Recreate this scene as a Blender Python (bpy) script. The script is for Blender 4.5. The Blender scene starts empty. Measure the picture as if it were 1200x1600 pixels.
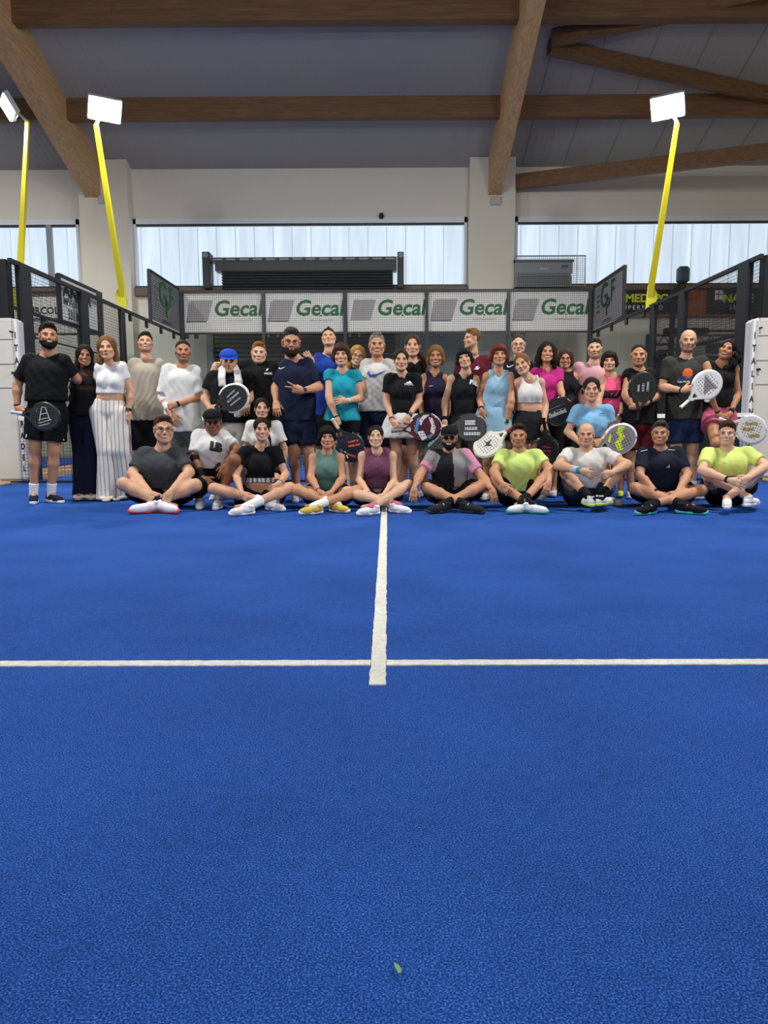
import bpy, bmesh, math, random
import numpy as np
from mathutils import Vector, Matrix
from mathutils.bvhtree import BVHTree
rng = random.Random(7)
S = bpy.context.scene
C = S.collection
# ------------------------------------------------------------------ camera
F = 1150.0
CH, CPI, CYA, CRO = .7727, .1173, .0054, -.0043
XC = -.033                                        # court axis
_r0 = np.array([math.cos(CYA), math.sin(CYA), 0]); _f0 = np.array([-math.sin(CYA), math.cos(CYA), 0]); _z = np.array([0, 0, 1.])
_fw = math.cos(CPI)*_f0 - math.sin(CPI)*_z; _up = math.sin(CPI)*_f0 + math.cos(CPI)*_z
CR = math.cos(CRO)*_r0 + math.sin(CRO)*_up; CU = math.cos(CRO)*_up - math.sin(CRO)*_r0
CO = np.array([0, 0, CH])
cam = bpy.data.objects.new('camera', bpy.data.cameras.new('camera')); C.objects.link(cam)
M = Matrix.Identity(4)
for i in range(3):
    M[i][0] = CR[i]; M[i][1] = CU[i]; M[i][2] = -_fw[i]; M[i][3] = CO[i]
cam.matrix_world = M
cam.data.sensor_fit = 'VERTICAL'; cam.data.sensor_height = 36; cam.data.lens = F/1600*36
cam.data.clip_start = .05; cam.data.clip_end = 300
S.camera = cam
# ------------------------------------------------------------------ world, exposure, large lights
S.view_settings.view_transform = 'Standard'; S.view_settings.look = 'None'
S.view_settings.gamma = 1; S.view_settings.use_curve_mapping = False
S.view_settings.exposure = 0.35
W = bpy.data.worlds.new('world'); S.world = W; W.use_nodes = True
W.node_tree.nodes['Background'].inputs[0].default_value = (.82, .80, .76, 1)
W.node_tree.nodes['Background'].inputs[1].default_value = .29
def area_light(name, loc, target, size, power, col=(1, 1, 1)):
    l = bpy.data.lights.new(name, 'AREA'); l.shape = 'RECTANGLE'; l.size = size[0]; l.size_y = size[1]; l.energy = power; l.color = col
    o = bpy.data.objects.new(name, l); C.objects.link(o); o.location = loc
    o.rotation_euler = (Vector(target)-Vector(loc)).to_track_quat('-Z', 'Y').to_euler(); return o
HALL = [((-4.6, 6.2, 5.9), (-.5, 8.0, 0), 235), ((4.6, 6.2, 5.9), (.5, 8.0, 0), 235), ((-4.6, -2.5, 6.0), (0, 6.0, 0), 130), ((4.6, -2.5, 6.0), (0, 6.0, 0), 130)]
for i, (p, t, e) in enumerate(HALL):
    area_light('court_floodlight_beam', p, t, (.55, .35), e, (1, .985, .96))

def proj(p):
    d = np.asarray(p, float)-CO; zc = d@_fw
    return 600+F*(d@CR)/zc, 800-F*(d@CU)/zc
def ray(u, v): return _fw + (u-600)/F*CR - (v-800)/F*CU
def at(u, v, Y):
    d = ray(u, v); return CO + d*(Y/d[1])
def atz(u, v, z):
    d = ray(u, v); return CO + d*((z-CH)/d[2])
def atx(u, v, X):
    d = ray(u, v); return CO + d*(X/d[0])

# ------------------------------------------------------------------ materials
def srgb(h):
    if isinstance(h, str):
        h = h.lstrip('#'); c = [int(h[i:i+2], 16)/255 for i in (0, 2, 4)]
    else: c = h
    return tuple((x/12.92 if x <= .04045 else ((x+.055)/1.055)**2.4) for x in c)
MATS = {}
def mat(name, col, rough=.6, metal=0, emit=0, spec=.5, noise=None, bump=None, attr=False, coat=0):
    if name in MATS: return MATS[name]
    m = bpy.data.materials.new(name); MATS[name] = m; m.use_nodes = True
    nt = m.node_tree; N = nt.nodes; L = nt.links; b = N['Principled BSDF']
    c = srgb(col) if not attr else (1, 1, 1)
    b.inputs['Base Color'].default_value = (*c, 1); b.inputs['Roughness'].default_value = rough; b.inputs['Metallic'].default_value = metal
    b.inputs['Specular IOR Level'].default_value = spec; b.inputs['Coat Weight'].default_value = coat
    if emit: b.inputs['Emission Color'].default_value = (*c, 1); b.inputs['Emission Strength'].default_value = emit
    tc = N.new('ShaderNodeTexCoord')
    src = None
    if attr:
        a = N.new('ShaderNodeAttribute'); a.attribute_name = 'Col'; L.new(a.outputs['Color'], b.inputs['Base Color']); src = a.outputs['Color']
    if noise:                                       # (scale, amount)
        n = N.new('ShaderNodeTexNoise'); n.inputs['Scale'].default_value = noise[0]; n.inputs['Detail'].default_value = 3
        L.new(tc.outputs['Object'], n.inputs['Vector'])
        r = N.new('ShaderNodeMapRange'); r.inputs[3].default_value = 1-noise[1]; r.inputs[4].default_value = 1+noise[1]; L.new(n.outputs[0], r.inputs[0])
        mx = N.new('ShaderNodeVectorMath'); mx.operation = 'SCALE'; L.new(r.outputs[0], mx.inputs['Scale'])
        if src: L.new(src, mx.inputs[0])
        else: mx.inputs[0].default_value = c
        L.new(mx.outputs[0], b.inputs['Base Color'])
    if bump:                                        # (scale, strength, distance)
        n = N.new('ShaderNodeTexNoise'); n.inputs['Scale'].default_value = bump[0]; n.inputs['Detail'].default_value = 3
        L.new(tc.outputs['Object'], n.inputs['Vector'])
        bp = N.new('ShaderNodeBump'); bp.inputs['Strength'].default_value = bump[1]; bp.inputs['Distance'].default_value = bump[2]
        L.new(n.outputs[0], bp.inputs['Height']); L.new(bp.outputs[0], b.inputs['Normal'])
    return m
def cloth(col): return mat('cloth_'+col, col, .85, spec=.2, noise=(30, .06), bump=(60, .25, .004))

def wood_mat(name, c1, c2, axis=0):
    m = bpy.data.materials.new(name); m.use_nodes = True; nt = m.node_tree; N = nt.nodes; L = nt.links; b = N['Principled BSDF']
    tc = N.new('ShaderNodeTexCoord'); mp = N.new('ShaderNodeMapping'); s = [9, 9, 9]; s[axis] = .7; mp.inputs['Scale'].default_value = s
    L.new(tc.outputs['Object'], mp.inputs[0])
    n = N.new('ShaderNodeTexNoise'); n.inputs['Scale'].default_value = 2.2; n.inputs['Detail'].default_value = 5; n.inputs['Distortion'].default_value = .4; L.new(mp.outputs[0], n.inputs[0])
    cr = N.new('ShaderNodeValToRGB'); cr.color_ramp.elements[0].color = (*srgb(c1), 1); cr.color_ramp.elements[1].color = (*srgb(c2), 1)
    cr.color_ramp.elements[0].position = .3; cr.color_ramp.elements[1].position = .7; L.new(n.outputs[0], cr.inputs[0])
    # knots
    mp2 = N.new('ShaderNodeMapping'); s = [3.5, 3.5, 3.5]; s[axis] = 1.4; mp2.inputs['Scale'].default_value = s; L.new(tc.outputs['Object'], mp2.inputs[0])
    vo = N.new('ShaderNodeTexVoronoi'); vo.inputs['Scale'].default_value = 1.5; L.new(mp2.outputs[0], vo.inputs['Vector'])
    lt = N.new('ShaderNodeMapRange'); lt.inputs[1].default_value = .03; lt.inputs[2].default_value = .085; lt.inputs[3].default_value = .45; lt.inputs[4].default_value = 1; L.new(vo.outputs['Distance'], lt.inputs[0])
    mx = N.new('ShaderNodeVectorMath'); mx.operation = 'SCALE'; L.new(cr.outputs[0], mx.inputs[0]); L.new(lt.outputs[0], mx.inputs['Scale']); L.new(mx.outputs[0], b.inputs['Base Color'])
    b.inputs['Roughness'].default_value = .6; return m

def turf_mat(name, cols, scale=1.0, rough=.9):
    m = bpy.data.materials.new(name); m.use_nodes = True; nt = m.node_tree; N = nt.nodes; L = nt.links; b = N['Principled BSDF']
    tc = N.new('ShaderNodeTexCoord')
    n1 = N.new('ShaderNodeTexNoise'); n1.inputs['Scale'].default_value = 300*scale; n1.inputs['Detail'].default_value = 4; n1.inputs['Roughness'].default_value = .65
    n2 = N.new('ShaderNodeTexNoise'); n2.inputs['Scale'].default_value = 1.6; n2.inputs['Detail'].default_value = 5
    n3 = N.new('ShaderNodeTexNoise'); n3.inputs['Scale'].default_value = 34; n3.inputs['Detail'].default_value = 3
    for n in (n1, n2, n3): L.new(tc.outputs['Object'], n.inputs['Vector'])
    cr = N.new('ShaderNodeValToRGB'); e = cr.color_ramp.elements
    e[0].position = .40; e[1].position = .64; e[0].color = (*srgb(cols[0]), 1); e[1].color = (*srgb(cols[2]), 1)
    k = e.new(.52); k.color = (*srgb(cols[1]), 1)
    L.new(n1.outputs[0], cr.inputs[0])
    r = N.new('ShaderNodeMapRange'); r.inputs[1].default_value = .3; r.inputs[2].default_value = .7; r.inputs[3].default_value = .86; r.inputs[4].default_value = 1.14; L.new(n2.outputs[0], r.inputs[0])
    r3 = N.new('ShaderNodeMapRange'); r3.inputs[1].default_value = .3; r3.inputs[2].default_value = .7; r3.inputs[3].default_value = .9; r3.inputs[4].default_value = 1.1; L.new(n3.outputs[0], r3.inputs[0])
    mu = N.new('ShaderNodeMath'); mu.operation = 'MULTIPLY'; L.new(r.outputs[0], mu.inputs[0]); L.new(r3.outputs[0], mu.inputs[1])
    mx = N.new('ShaderNodeVectorMath'); mx.operation = 'SCALE'; L.new(cr.outputs[0], mx.inputs[0]); L.new(mu.outputs[0], mx.inputs['Scale']); L.new(mx.outputs[0], b.inputs['Base Color'])
    bp = N.new('ShaderNodeBump'); bp.inputs['Strength'].default_value = .5; bp.inputs['Distance'].default_value = .006; L.new(n1.outputs[0], bp.inputs['Height']); L.new(bp.outputs[0], b.inputs['Normal'])
    b.inputs['Roughness'].default_value = rough; b.inputs['Specular IOR Level'].default_value = .04; b.inputs['Sheen Weight'].default_value = 0
    return m

M_turf = turf_mat('blue_turf', ('#123078', '#2450a0', '#567ec0'))
M_line = turf_mat('white_turf', ('#c9c8bc', '#e2e1d6', '#f4f4ee'), 1.0)
M_sand = mat('tan_floor', '#a98d6c', .9, noise=(6, .1))
M_wall = mat('wall_paint', '#dcd7cc', .85, noise=(1.2, .03))
M_pillar = mat('pillar_paint', '#d8d4c6', .85, noise=(1.5, .03))
M_ceil = mat('ceiling_panel', '#9f9e9b', .7, noise=(2, .05))
M_wood = wood_mat('glulam_wood', '#b08a60', '#cfa97c', 1)
M_woodx = wood_mat('purlin_wood', '#5f4227', '#7d5b3a', 0)
M_woodl = wood_mat('lamella_wood', '#a8825c', '#c8a47c', 1)
M_black = mat('black_steel', '#24272b', .45, metal=.3)
M_dark = mat('dark_steel', '#35393d', .5, metal=.3)
M_wire = mat('wire_steel', '#303336', .5, metal=.4)
M_white = mat('white_frame', '#dfe3e8', .5)
M_panel = mat('banner_white', '#efede6', .6)
M_yel = mat('yellow_paint', '#dccf1c', .45)
M_green = mat('print_green', '#1f6b3a', .6)
M_grayp = mat('print_grey', '#a9a6a4', .6)
M_blackp = mat('print_black', '#1d1d1f', .6)
M_whitep = mat('print_white', '#e8e8e6', .6)

# ------------------------------------------------------------------ mesh helpers
class MB:
    def __init__(s): s.v = []; s.f = []; s.m = []; s.n = 0; s.c = []
    def add(s, V, Fc, mi=0, col=None):
        V = np.asarray(V, float); s.v.append(V); s.c.append(np.tile(np.array(col if col is not None else (1, 1, 1)), (len(V), 1)) if (col is None or np.ndim(col) == 1) else np.asarray(col))
        if isinstance(Fc, np.ndarray): s.f.append((Fc+s.n, mi))
        else:
            by = {}
            for q in Fc: by.setdefault(len(q), []).append(q)
            for k in by: s.f.append((np.array(by[k], int)+s.n, mi))
        s.n += len(V); return s
    def box(s, lo, hi, mi=0):
        x0, y0, z0 = lo; x1, y1, z1 = hi
        return s.add([(x0,y0,z0),(x1,y0,z0),(x1,y1,z0),(x0,y1,z0),(x0,y0,z1),(x1,y0,z1),(x1,y1,z1),(x0,y1,z1)],
              np.array([(0,3,2,1),(4,5,6,7),(0,1,5,4),(1,2,6,5),(2,3,7,6),(3,0,4,7)]), mi)
    def bbox(s, lo, hi, b=.01, mi=0):               # chamfered box
        lo = np.array(lo, float); hi = np.array(hi, float); b = min(b, .45*min(hi-lo)); V = []; F_ = []
        idx = {}
        for sx in (0, 1):
            for sy in (0, 1):
                for sz in (0, 1):
                    c = np.array([hi[0] if sx else lo[0], hi[1] if sy else lo[1], hi[2] if sz else lo[2]]); ins = b*np.array([-1 if sx else 1, -1 if sy else 1, -1 if sz else 1])
                    for a in range(3):
                        p = c.copy()
                        for k in range(3):
                            if k != a: p[k] += ins[k]
                        idx[(sx, sy, sz, a)] = len(V); V.append(p)
        q = lambda *k: idx[k]
        for a in range(3):
            u, w = (a+1) % 3, (a+2) % 3
            for sd in (0, 1):
                r = []
                for (i, j) in ((0,0),(1,0),(1,1),(0,1)):
                    k = [0, 0, 0]; k[a] = sd; k[u] = i; k[w] = j; r.append(idx[(*k, a)])
                F_.append(r if sd else r[::-1])
                for sw in (0, 1):                   # edge along u between face a and face w
                    k0 = [0,0,0]; k1 = [0,0,0]; k0[a] = k1[a] = sd; k0[w] = k1[w] = sw; k0[u] = 0; k1[u] = 1
                    r = [idx[(*k0, a)], idx[(*k1, a)], idx[(*k1, w)], idx[(*k0, w)]]
                    F_.append(r if (sd ^ sw) == 1 else r[::-1])
        for sx in (0,1):
            for sy in (0,1):
                for sz in (0,1):
                    r = [q(sx,sy,sz,0), q(sx,sy,sz,1), q(sx,sy,sz,2)]; F_.append(r if (sx+sy+sz) % 2 else r[::-1])
        return s.add(V, F_, mi)
    def tube(s, pts, r, n=8, mi=0, cap=True, flat=None):
        pts = np.asarray(pts, float); m = len(pts); r = np.broadcast_to(np.asarray(r, float), (m,))
        T = np.gradient(pts, axis=0) if m > 2 else np.tile(pts[1]-pts[0], (m, 1)); T /= np.linalg.norm(T, axis=1)[:, None]+1e-9
        ref = np.array([0, 0, 1.]) if abs(T[0][2]) < .9 else np.array([0, 1., 0]); A = np.cross(T, ref); A /= np.linalg.norm(A, axis=1)[:, None]+1e-9; B = np.cross(T, A)
        th = np.arange(n)*2*math.pi/n+math.pi/n
        V = (pts[:, None, :] + r[:, None, None]*(np.cos(th)[None, :, None]*A[:, None, :] + (flat or 1)*np.sin(th)[None, :, None]*B[:, None, :])).reshape(-1, 3)
        Fq = [(i*n+j, i*n+(j+1) % n, (i+1)*n+(j+1) % n, (i+1)*n+j) for i in range(m-1) for j in range(n)]
        if cap: Fq += [tuple(range(n))[::-1], tuple(range((m-1)*n, m*n))]
        return s.add(V, Fq, mi)
    def ball(s, c, r, n=10, k=6, mi=0, R=None):
        r = np.broadcast_to(np.asarray(r, float), (3,)); V = []
        for i in range(k+1):
            a = math.pi*i/k
            for j in range(n): V.append((math.sin(a)*math.cos(2*math.pi*j/n), math.sin(a)*math.sin(2*math.pi*j/n), math.cos(a)))
        V = np.array(V)*r
        if R is not None: V = V@np.asarray(R).T
        return s.add(V+np.asarray(c), np.array([((i)*n+j, (i+1)*n+j, (i+1)*n+(j+1) % n, i*n+(j+1) % n) for i in range(k) for j in range(n)]), mi)
    def prism(s, poly, fn, d0, d1, mi=0):            # poly 2-D, fn(a,b,d)->3-D
        n = len(poly); V = [fn(a, b, d0) for a, b in poly]+[fn(a, b, d1) for a, b in poly]
        return s.add(V, [tuple(range(n))[::-1], tuple(range(n, 2*n))]+[(i, (i+1) % n, n+(i+1) % n, n+i) for i in range(n)], mi)
    def mesh(s, name, smooth=False, org=(0, 0, 0), attr=False):
        me = bpy.data.meshes.new(name); V = np.vstack(s.v)-np.asarray(org, float)
        me.vertices.add(len(V)); me.vertices.foreach_set('co', V.astype(np.float32).ravel())
        loops = np.concatenate([f.ravel() for f, _ in s.f]).astype(np.int32)
        tot = np.concatenate([np.full(len(f), f.shape[1]) for f, _ in s.f]).astype(np.int32)
        st = np.concatenate([[0], np.cumsum(tot)[:-1]]).astype(np.int32)
        me.loops.add(len(loops)); me.loops.foreach_set('vertex_index', loops)
        me.polygons.add(len(tot)); me.polygons.foreach_set('loop_start', st)
        me.polygons.foreach_set('material_index', np.concatenate([np.full(len(f), mi) for f, mi in s.f]).astype(np.int32))
        me.update(calc_edges=True)
        me.polygons.foreach_set('use_smooth', np.full(len(tot), bool(smooth)))
        if attr:
            ca = me.color_attributes.new('Col', 'FLOAT_COLOR', 'POINT'); cc = np.ones((len(V), 4), np.float32); cc[:, :3] = np.vstack(s.c); ca.data.foreach_set('color', cc.ravel())
        me.validate(); return me
def obj(name, mb, mats, parent=None, smooth=False, attr=False, **props):
    org = np.array(parent.matrix_world.translation) if parent is not None and parent.get('_w') is None else (np.array(parent['_w']) if parent is not None else np.zeros(3))
    me = mb.mesh(name, smooth, org, attr) if isinstance(mb, MB) else mb
    if not isinstance(mats, (list, tuple)): mats = [mats]
    if len(me.materials) == 0:
        for m in mats: me.materials.append(m)
    o = bpy.data.objects.new(name, me); C.objects.link(o)
    if parent is not None: o.parent = parent
    for k, v in props.items(): o[k] = v
    WORLD[o.name] = org; return o
WORLD = {}
def sub(name, mb, mats, parent, **kw):               # child of any mesh/empty; mb in world coordinates
    org = BASE[parent.name]; me = mb.mesh(name, kw.pop('smooth', False), org, kw.pop('attr', False))
    if not isinstance(mats, (list, tuple)): mats = [mats]
    for m in mats: me.materials.append(m)
    o = bpy.data.objects.new(name, me); C.objects.link(o); o.parent = parent; BASE[o.name] = org
    for k, v in kw.items(): o[k] = v
    return o
BASE = {}
def top(name, mb, mats, base=None, label=None, cat=None, group=None, kind=None, smooth=False, attr=False):
    if base is None:
        V = np.vstack(mb.v); base = np.array([(V[:, 0].min()+V[:, 0].max())/2, (V[:, 1].min()+V[:, 1].max())/2, V[:, 2].min()])
    base = np.asarray(base, float); me = mb.mesh(name, smooth, base, attr)
    if not isinstance(mats, (list, tuple)): mats = [mats]
    for m in mats: me.materials.append(m)
    o = bpy.data.objects.new(name, me); C.objects.link(o); o.location = base; BASE[o.name] = base
    return tag(o, label, cat, group, kind)
def empty(name, base, label=None, cat=None, group=None, kind=None):
    o = bpy.data.objects.new(name, None); C.objects.link(o); o.location = base; o.empty_display_size = .1; BASE[o.name] = np.asarray(base, float)
    return tag(o, label, cat, group, kind)
def tag(o, label=None, cat=None, group=None, kind=None):
    if label: o['label'] = label
    if cat: o['category'] = cat
    if group: o['group'] = group
    if kind: o['kind'] = kind
    return o

def text_mb(body, size, fn, depth=.004, shear=0, bold=0, space=1, align='CENTER', mb=None, mi=0, sx=1.0):
    """lettering as thin real geometry; fn(a,b,d) places it"""
    cu = bpy.data.curves.new('t', 'FONT'); cu.body = body; cu.size = size; cu.shear = shear; cu.offset = bold; cu.space_character = space
    cu.align_x = align; cu.align_y = 'CENTER'; cu.resolution_u = 3; cu.extrude = 0
    o = bpy.data.objects.new('t', cu); C.objects.link(o); bpy.context.view_layer.update()
    me = bpy.data.meshes.new_from_object(o.evaluated_get(bpy.context.evaluated_depsgraph_get()))
    bpy.data.objects.remove(o); mb = mb or MB()
    V = [v.co for v in me.vertices]
    if V: mb.add([fn(v.x*sx, v.y, depth) for v in V], [tuple(p.vertices) for p in me.polygons], mi)
    bpy.data.meshes.remove(me); return mb
def wires(mb, p0, ea, eb, na, nb, w=.004, nrm=None):
    """welded grid: na wires spaced along ea, nb wires spaced along eb (edges vectors)"""
    p0, ea, eb = (np.asarray(x, float) for x in (p0, ea, eb)); n = np.cross(ea, eb); n /= np.linalg.norm(n)
    for (a, b, k) in ((ea, eb, na), (eb, ea, nb)):
        ua = a/np.linalg.norm(a)*w/2
        P = p0+np.outer((np.arange(k)+.5)/k, a)
        c = [ua+n*w/2, -ua+n*w/2, -ua-n*w/2, ua-n*w/2]
        V = np.stack([P+x for x in c]+[P+b+x for x in c], 1).reshape(-1, 3); i = np.arange(k)[:, None]*8
        for q in ((0, 1, 5, 4), (1, 2, 6, 5), (2, 3, 7, 6), (3, 0, 4, 7)): mb.add(V, i+np.array(q)) if q == (0, 1, 5, 4) else mb.f.append((i+np.array(q)+mb.n-len(V), 0))
    return mb
# ------------------------------------------------------------------ setting
YN, YB, YS = 10.1, 18.4, 2.33
YW = 20.6; YP = 20.2
XL, XR = XC-5, XC+5
fl = MB().box((-30, -12, -.2), (30, YW+.3, -.03)); top('floor', fl, M_sand, (0, 0, 0), kind='structure')
t = MB().box((XL-.1, -10, -.03), (XR+.1, YB+.1, 0)); top('floor_turf', t, M_turf, (0, 0, 0), kind='structure')
t = MB().box((XL-12.0, -10, -.03), (XL-1.7, YB+.1, 0)); top('floor_turf', t, M_turf, (0, 0, 0), kind='structure')
def jag_strip(x0, y0, x1, y1, along):
    mb = MB(); n = 260; V = []
    r2 = random.Random(3)
    for i in range(n+1):
        s = i/n; j0 = r2.uniform(-.0022, .0022); j1 = r2.uniform(-.0022, .0022)
        if along == 'y': y = y0+(y1-y0)*s; V += [(x0+j0, y, .0), (x0+j0, y, .004), (x1+j1, y, .004), (x1+j1, y, .0)]
        else: x = x0+(x1-x0)*s; V += [(x, y0+j0, .0), (x, y0+j0, .004), (x, y1+j1, .004), (x, y1+j1, .0)]
    f = []
    for i in range(n):
        for a in (0, 1, 2): f.append((4*i+a, 4*i+4+a, 4*i+5+a, 4*i+1+a))
    f += [(0, 1, 2, 3), (4*n+3, 4*n+2, 4*n+1, 4*n)]
    return mb.add(V, f)
lx = XC
top('center_line', jag_strip(lx-.025, YS-.205, lx+.025, YN, 'y'), M_line, (lx, YN, 0), kind='structure')
top('service_line', jag_strip(XL, YS-.025, lx-.026, YS+.025, 'x').add(*(lambda m: (np.vstack(m.v), [tuple(q) for q in np.vstack([f for f, _ in m.f])]))(jag_strip(lx+.026, YS-.025, XR, YS+.025, 'x'))), M_line, (lx, YS, 0), kind='structure')
# roof planes
gA = at(763, 305, YP); XG = gA[0]; gB = atx(825, 0, XG)          # lower left edge of the right girder
m_sl = (gB[2]-gA[2])/(gB[1]-gA[1]); GH = .98
def gz(y): return gA[2]+m_sl*(y-gA[1])
def cz(y): return gz(y)+GH
Yend = -12
def slab(x0, x1, ya, yb, h0, h1, name, mats, **kw):               # follows the roof slope
    V = [(x0, ya, gz(ya)+h0), (x1, ya, gz(ya)+h0), (x1, yb, gz(yb)+h0), (x0, yb, gz(yb)+h0), (x0, ya, gz(ya)+h1), (x1, ya, gz(ya)+h1), (x1, yb, gz(yb)+h1), (x0, yb, gz(yb)+h1)]
    return V, np.array([(0, 3, 2, 1), (4, 5, 6, 7), (0, 1, 5, 4), (1, 2, 6, 5), (2, 3, 7, 6), (3, 0, 4, 7)])
ce = MB(); ce.add(*slab(-30, 30, 0, YW+.3, GH, GH+.2, '', 0)); ce_o = top('ceiling', ce, M_ceil, (0, YW, cz(YW)), kind='structure')
gl = at(157, 289, YP)                                            # right lower edge of the left girder
seam = MB()
rb = MB()
x = -14.0
k = 0
while x < 16:
    if x < XG: x += 1.1; continue
    V, f = slab(x-.012, x+.012, 2, YW-.05, GH-.012, GH+.02, '', 0); seam.add(V, f)
    x += 1.1
sub('panel_seam', seam, mat('seam_dark', '#86888a', .8), ce_o, kind='stuff')
x = -14.0
while x < 16:
    V, f = slab(x-.02, x+.02, 2, YW-.05, GH-.006, GH+.02, '', 0); rb.add(V, f); x += .138
sub('corrugation', rb, M_ceil, ce_o, kind='stuff')
ge = Yend
def girder(x0, x1, lab):
    mb = MB(); V, f = slab(x0, x1, 0.5, YP, 0, GH-.002, '', 0); mb.add(V, f)
    return top('roof_girder', mb, M_wood, (x0, YP, gA[2]), lab, 'beam', kind='structure')
girder(XG, XG+.34, 'sloping glued timber girder resting on the pale pillar right of centre')
girder(gl[0]-.40, gl[0], 'sloping glued timber girder ending on the pillar behind the left floodlight pole')
# purlins
def ceil_hit(u, v, h):
    d = ray(u, v); # CO.z + t dz = gz(t dy)+h
    t_ = (gA[2]-m_sl*gA[1]+h-CO[2])/(d[2]-m_sl*d[1]); return CO+d*t_
p1 = ceil_hit(500, 150, GH); yp1 = p1[1]; h1 = cz(yp1)-at(500, 184, yp1)[2]
p2 = ceil_hit(500, 31, GH-h1); yp2 = p2[1]
def purlin(y, x0, x1, lab, th=.2, h=None):
    h = h or h1; mb = MB(); z1 = cz(y); mb.box((x0, y, z1-h), (x1, y+th, z1-.001+0*th))
    return top('roof_purlin', mb, M_woodx, None, lab, 'beam', kind='structure')
for (a, b, w) in ((-19.5, gl[0]-.40, 'left'), (gl[0], XG, 'middle'), (XG+.34, 16, 'right')):
    purlin(yp1, a, b, 'brown timber purlin across the %s bay behind the lamps' % w)
    purlin(yp2, a, b, 'dark timber purlin across the %s bay at the top of the picture' % w, th=.26)
def brace(pa, pb, w, h, lab, horiz=True):
    pa = np.array(pa); pb = np.array(pb); d = pb-pa; d /= np.linalg.norm(d); s_ = np.cross(d, (0, 0, 1)); s_ /= np.linalg.norm(s_); up = np.array((0, 0, 1.))
    V = [p+s_*a*w/2+up*b for p in (pa, pb) for a, b in ((-1, 0), (1, 0), (1, h), (-1, h))]
    mb = MB().add(V, np.array([(0, 1, 2, 3), (7, 6, 5, 4), (0, 4, 5, 1), (1, 5, 6, 2), (2, 6, 7, 3), (3, 7, 4, 0)]))
    return top('roof_brace', mb, M_woodx, None, lab, 'beam', kind='structure')
hb = .28
q0 = ceil_hit(862, 72, GH-hb); q1 = ceil_hit(1235, -6, GH-hb); brace(q0, q1, .22, hb, 'diagonal timber brace rising to the upper right corner')
q0 = ceil_hit(858, 84, GH-hb); q1 = ceil_hit(1260, 172, GH-hb); brace(q0, q1, .22, hb, 'diagonal timber brace falling to the right above the right floodlight')
q0 = ceil_hit(806, 294, .10); q1 = ceil_hit(1260, 236, .10)
brace(at(804, 296, YP+.1), at(1260, 243, 17.6), .18, .36, 'diagonal timber brace running along the wall right of the pillar')
# back wall: pieces around the windows
zt = at(500, 341, YW)[2]; zw0 = at(500, 449, YW)[2]; zc_ = cz(YW)+.15
wx = [(-15.5, at(126, 400, YW)[0]), (at(211, 400, YW)[0], at(729, 400, YW)[0]), (at(804, 400, YW)[0], 17.0)]
wb = MB(); wb.box((-30, YW, zt), (30, YW+.25, zc_)); wb.box((-30, YW, -.1), (30, YW+.25, zw0))
xs = [-30]+[a for w in wx for a in w]+[30]
for i in range(0, len(xs), 2): wb.box((xs[i], YW, zw0), (xs[i+1], YW+.25, zt))
wall = top('wall_back', wb, M_wall, (0, YW, 0), kind='structure')
pil = MB()
for (a, b, v) in ((124, 200, 245), (734, 805, 245)):
    pa = at(a, 330, YP); pb = at(b, 330, YP); mb = MB().box((pa[0], YP, 0), (pb[0], YW+.02, cz(YP)-.02))
    top('wall_pillar', mb, M_pillar, None, kind='structure')
for (u, v) in ((163, 312), (774, 314)):
    c = at(u, v, YP); mb = MB().bbox((c[0]-.14, YP-.07, c[2]-.11), (c[0]+.14, YP, c[2]+.11), .015)
    top('junction_box', mb, mat('jbox', '#b9b5ab', .6), None, 'pale square box below the end of the %s girder' % ('left' if u < 400 else 'right'), 'electrical box')
# windows
def emis(name, col, st, ns):
    m = bpy.data.materials.new(name); m.use_nodes = True; nt = m.node_tree; N = nt.nodes; L = nt.links; b = N['Principled BSDF']
    tc = N.new('ShaderNodeTexCoord'); mp = N.new('ShaderNodeMapping'); mp.inputs['Scale'].default_value = (3, 1, .25); n = N.new('ShaderNodeTexNoise'); n.inputs['Scale'].default_value = 1.6; n.inputs['Detail'].default_value = 3
    L.new(tc.outputs['Object'], mp.inputs[0]); L.new(mp.outputs[0], n.inputs[0])
    r = N.new('ShaderNodeMapRange'); r.inputs[1].default_value = .3; r.inputs[2].default_value = .7; r.inputs[3].default_value = st*.86; r.inputs[4].default_value = st*1.12; L.new(n.outputs[0], r.inputs[0])
    b.inputs['Base Color'].default_value = (*srgb('#6f7d8c'), 1); b.inputs['Emission Color'].default_value = (*srgb(col), 1); L.new(r.outputs[0], b.inputs['Emission Strength']); b.inputs['Roughness'].default_value = .5
    return m
M_pane = emis('daylit_polycarbonate', '#cfdfee', .80, 3)
M_rib = mat('polycarb_rib', '#b4c2d2', .5, emit=.55)
_padn = 0
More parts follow.
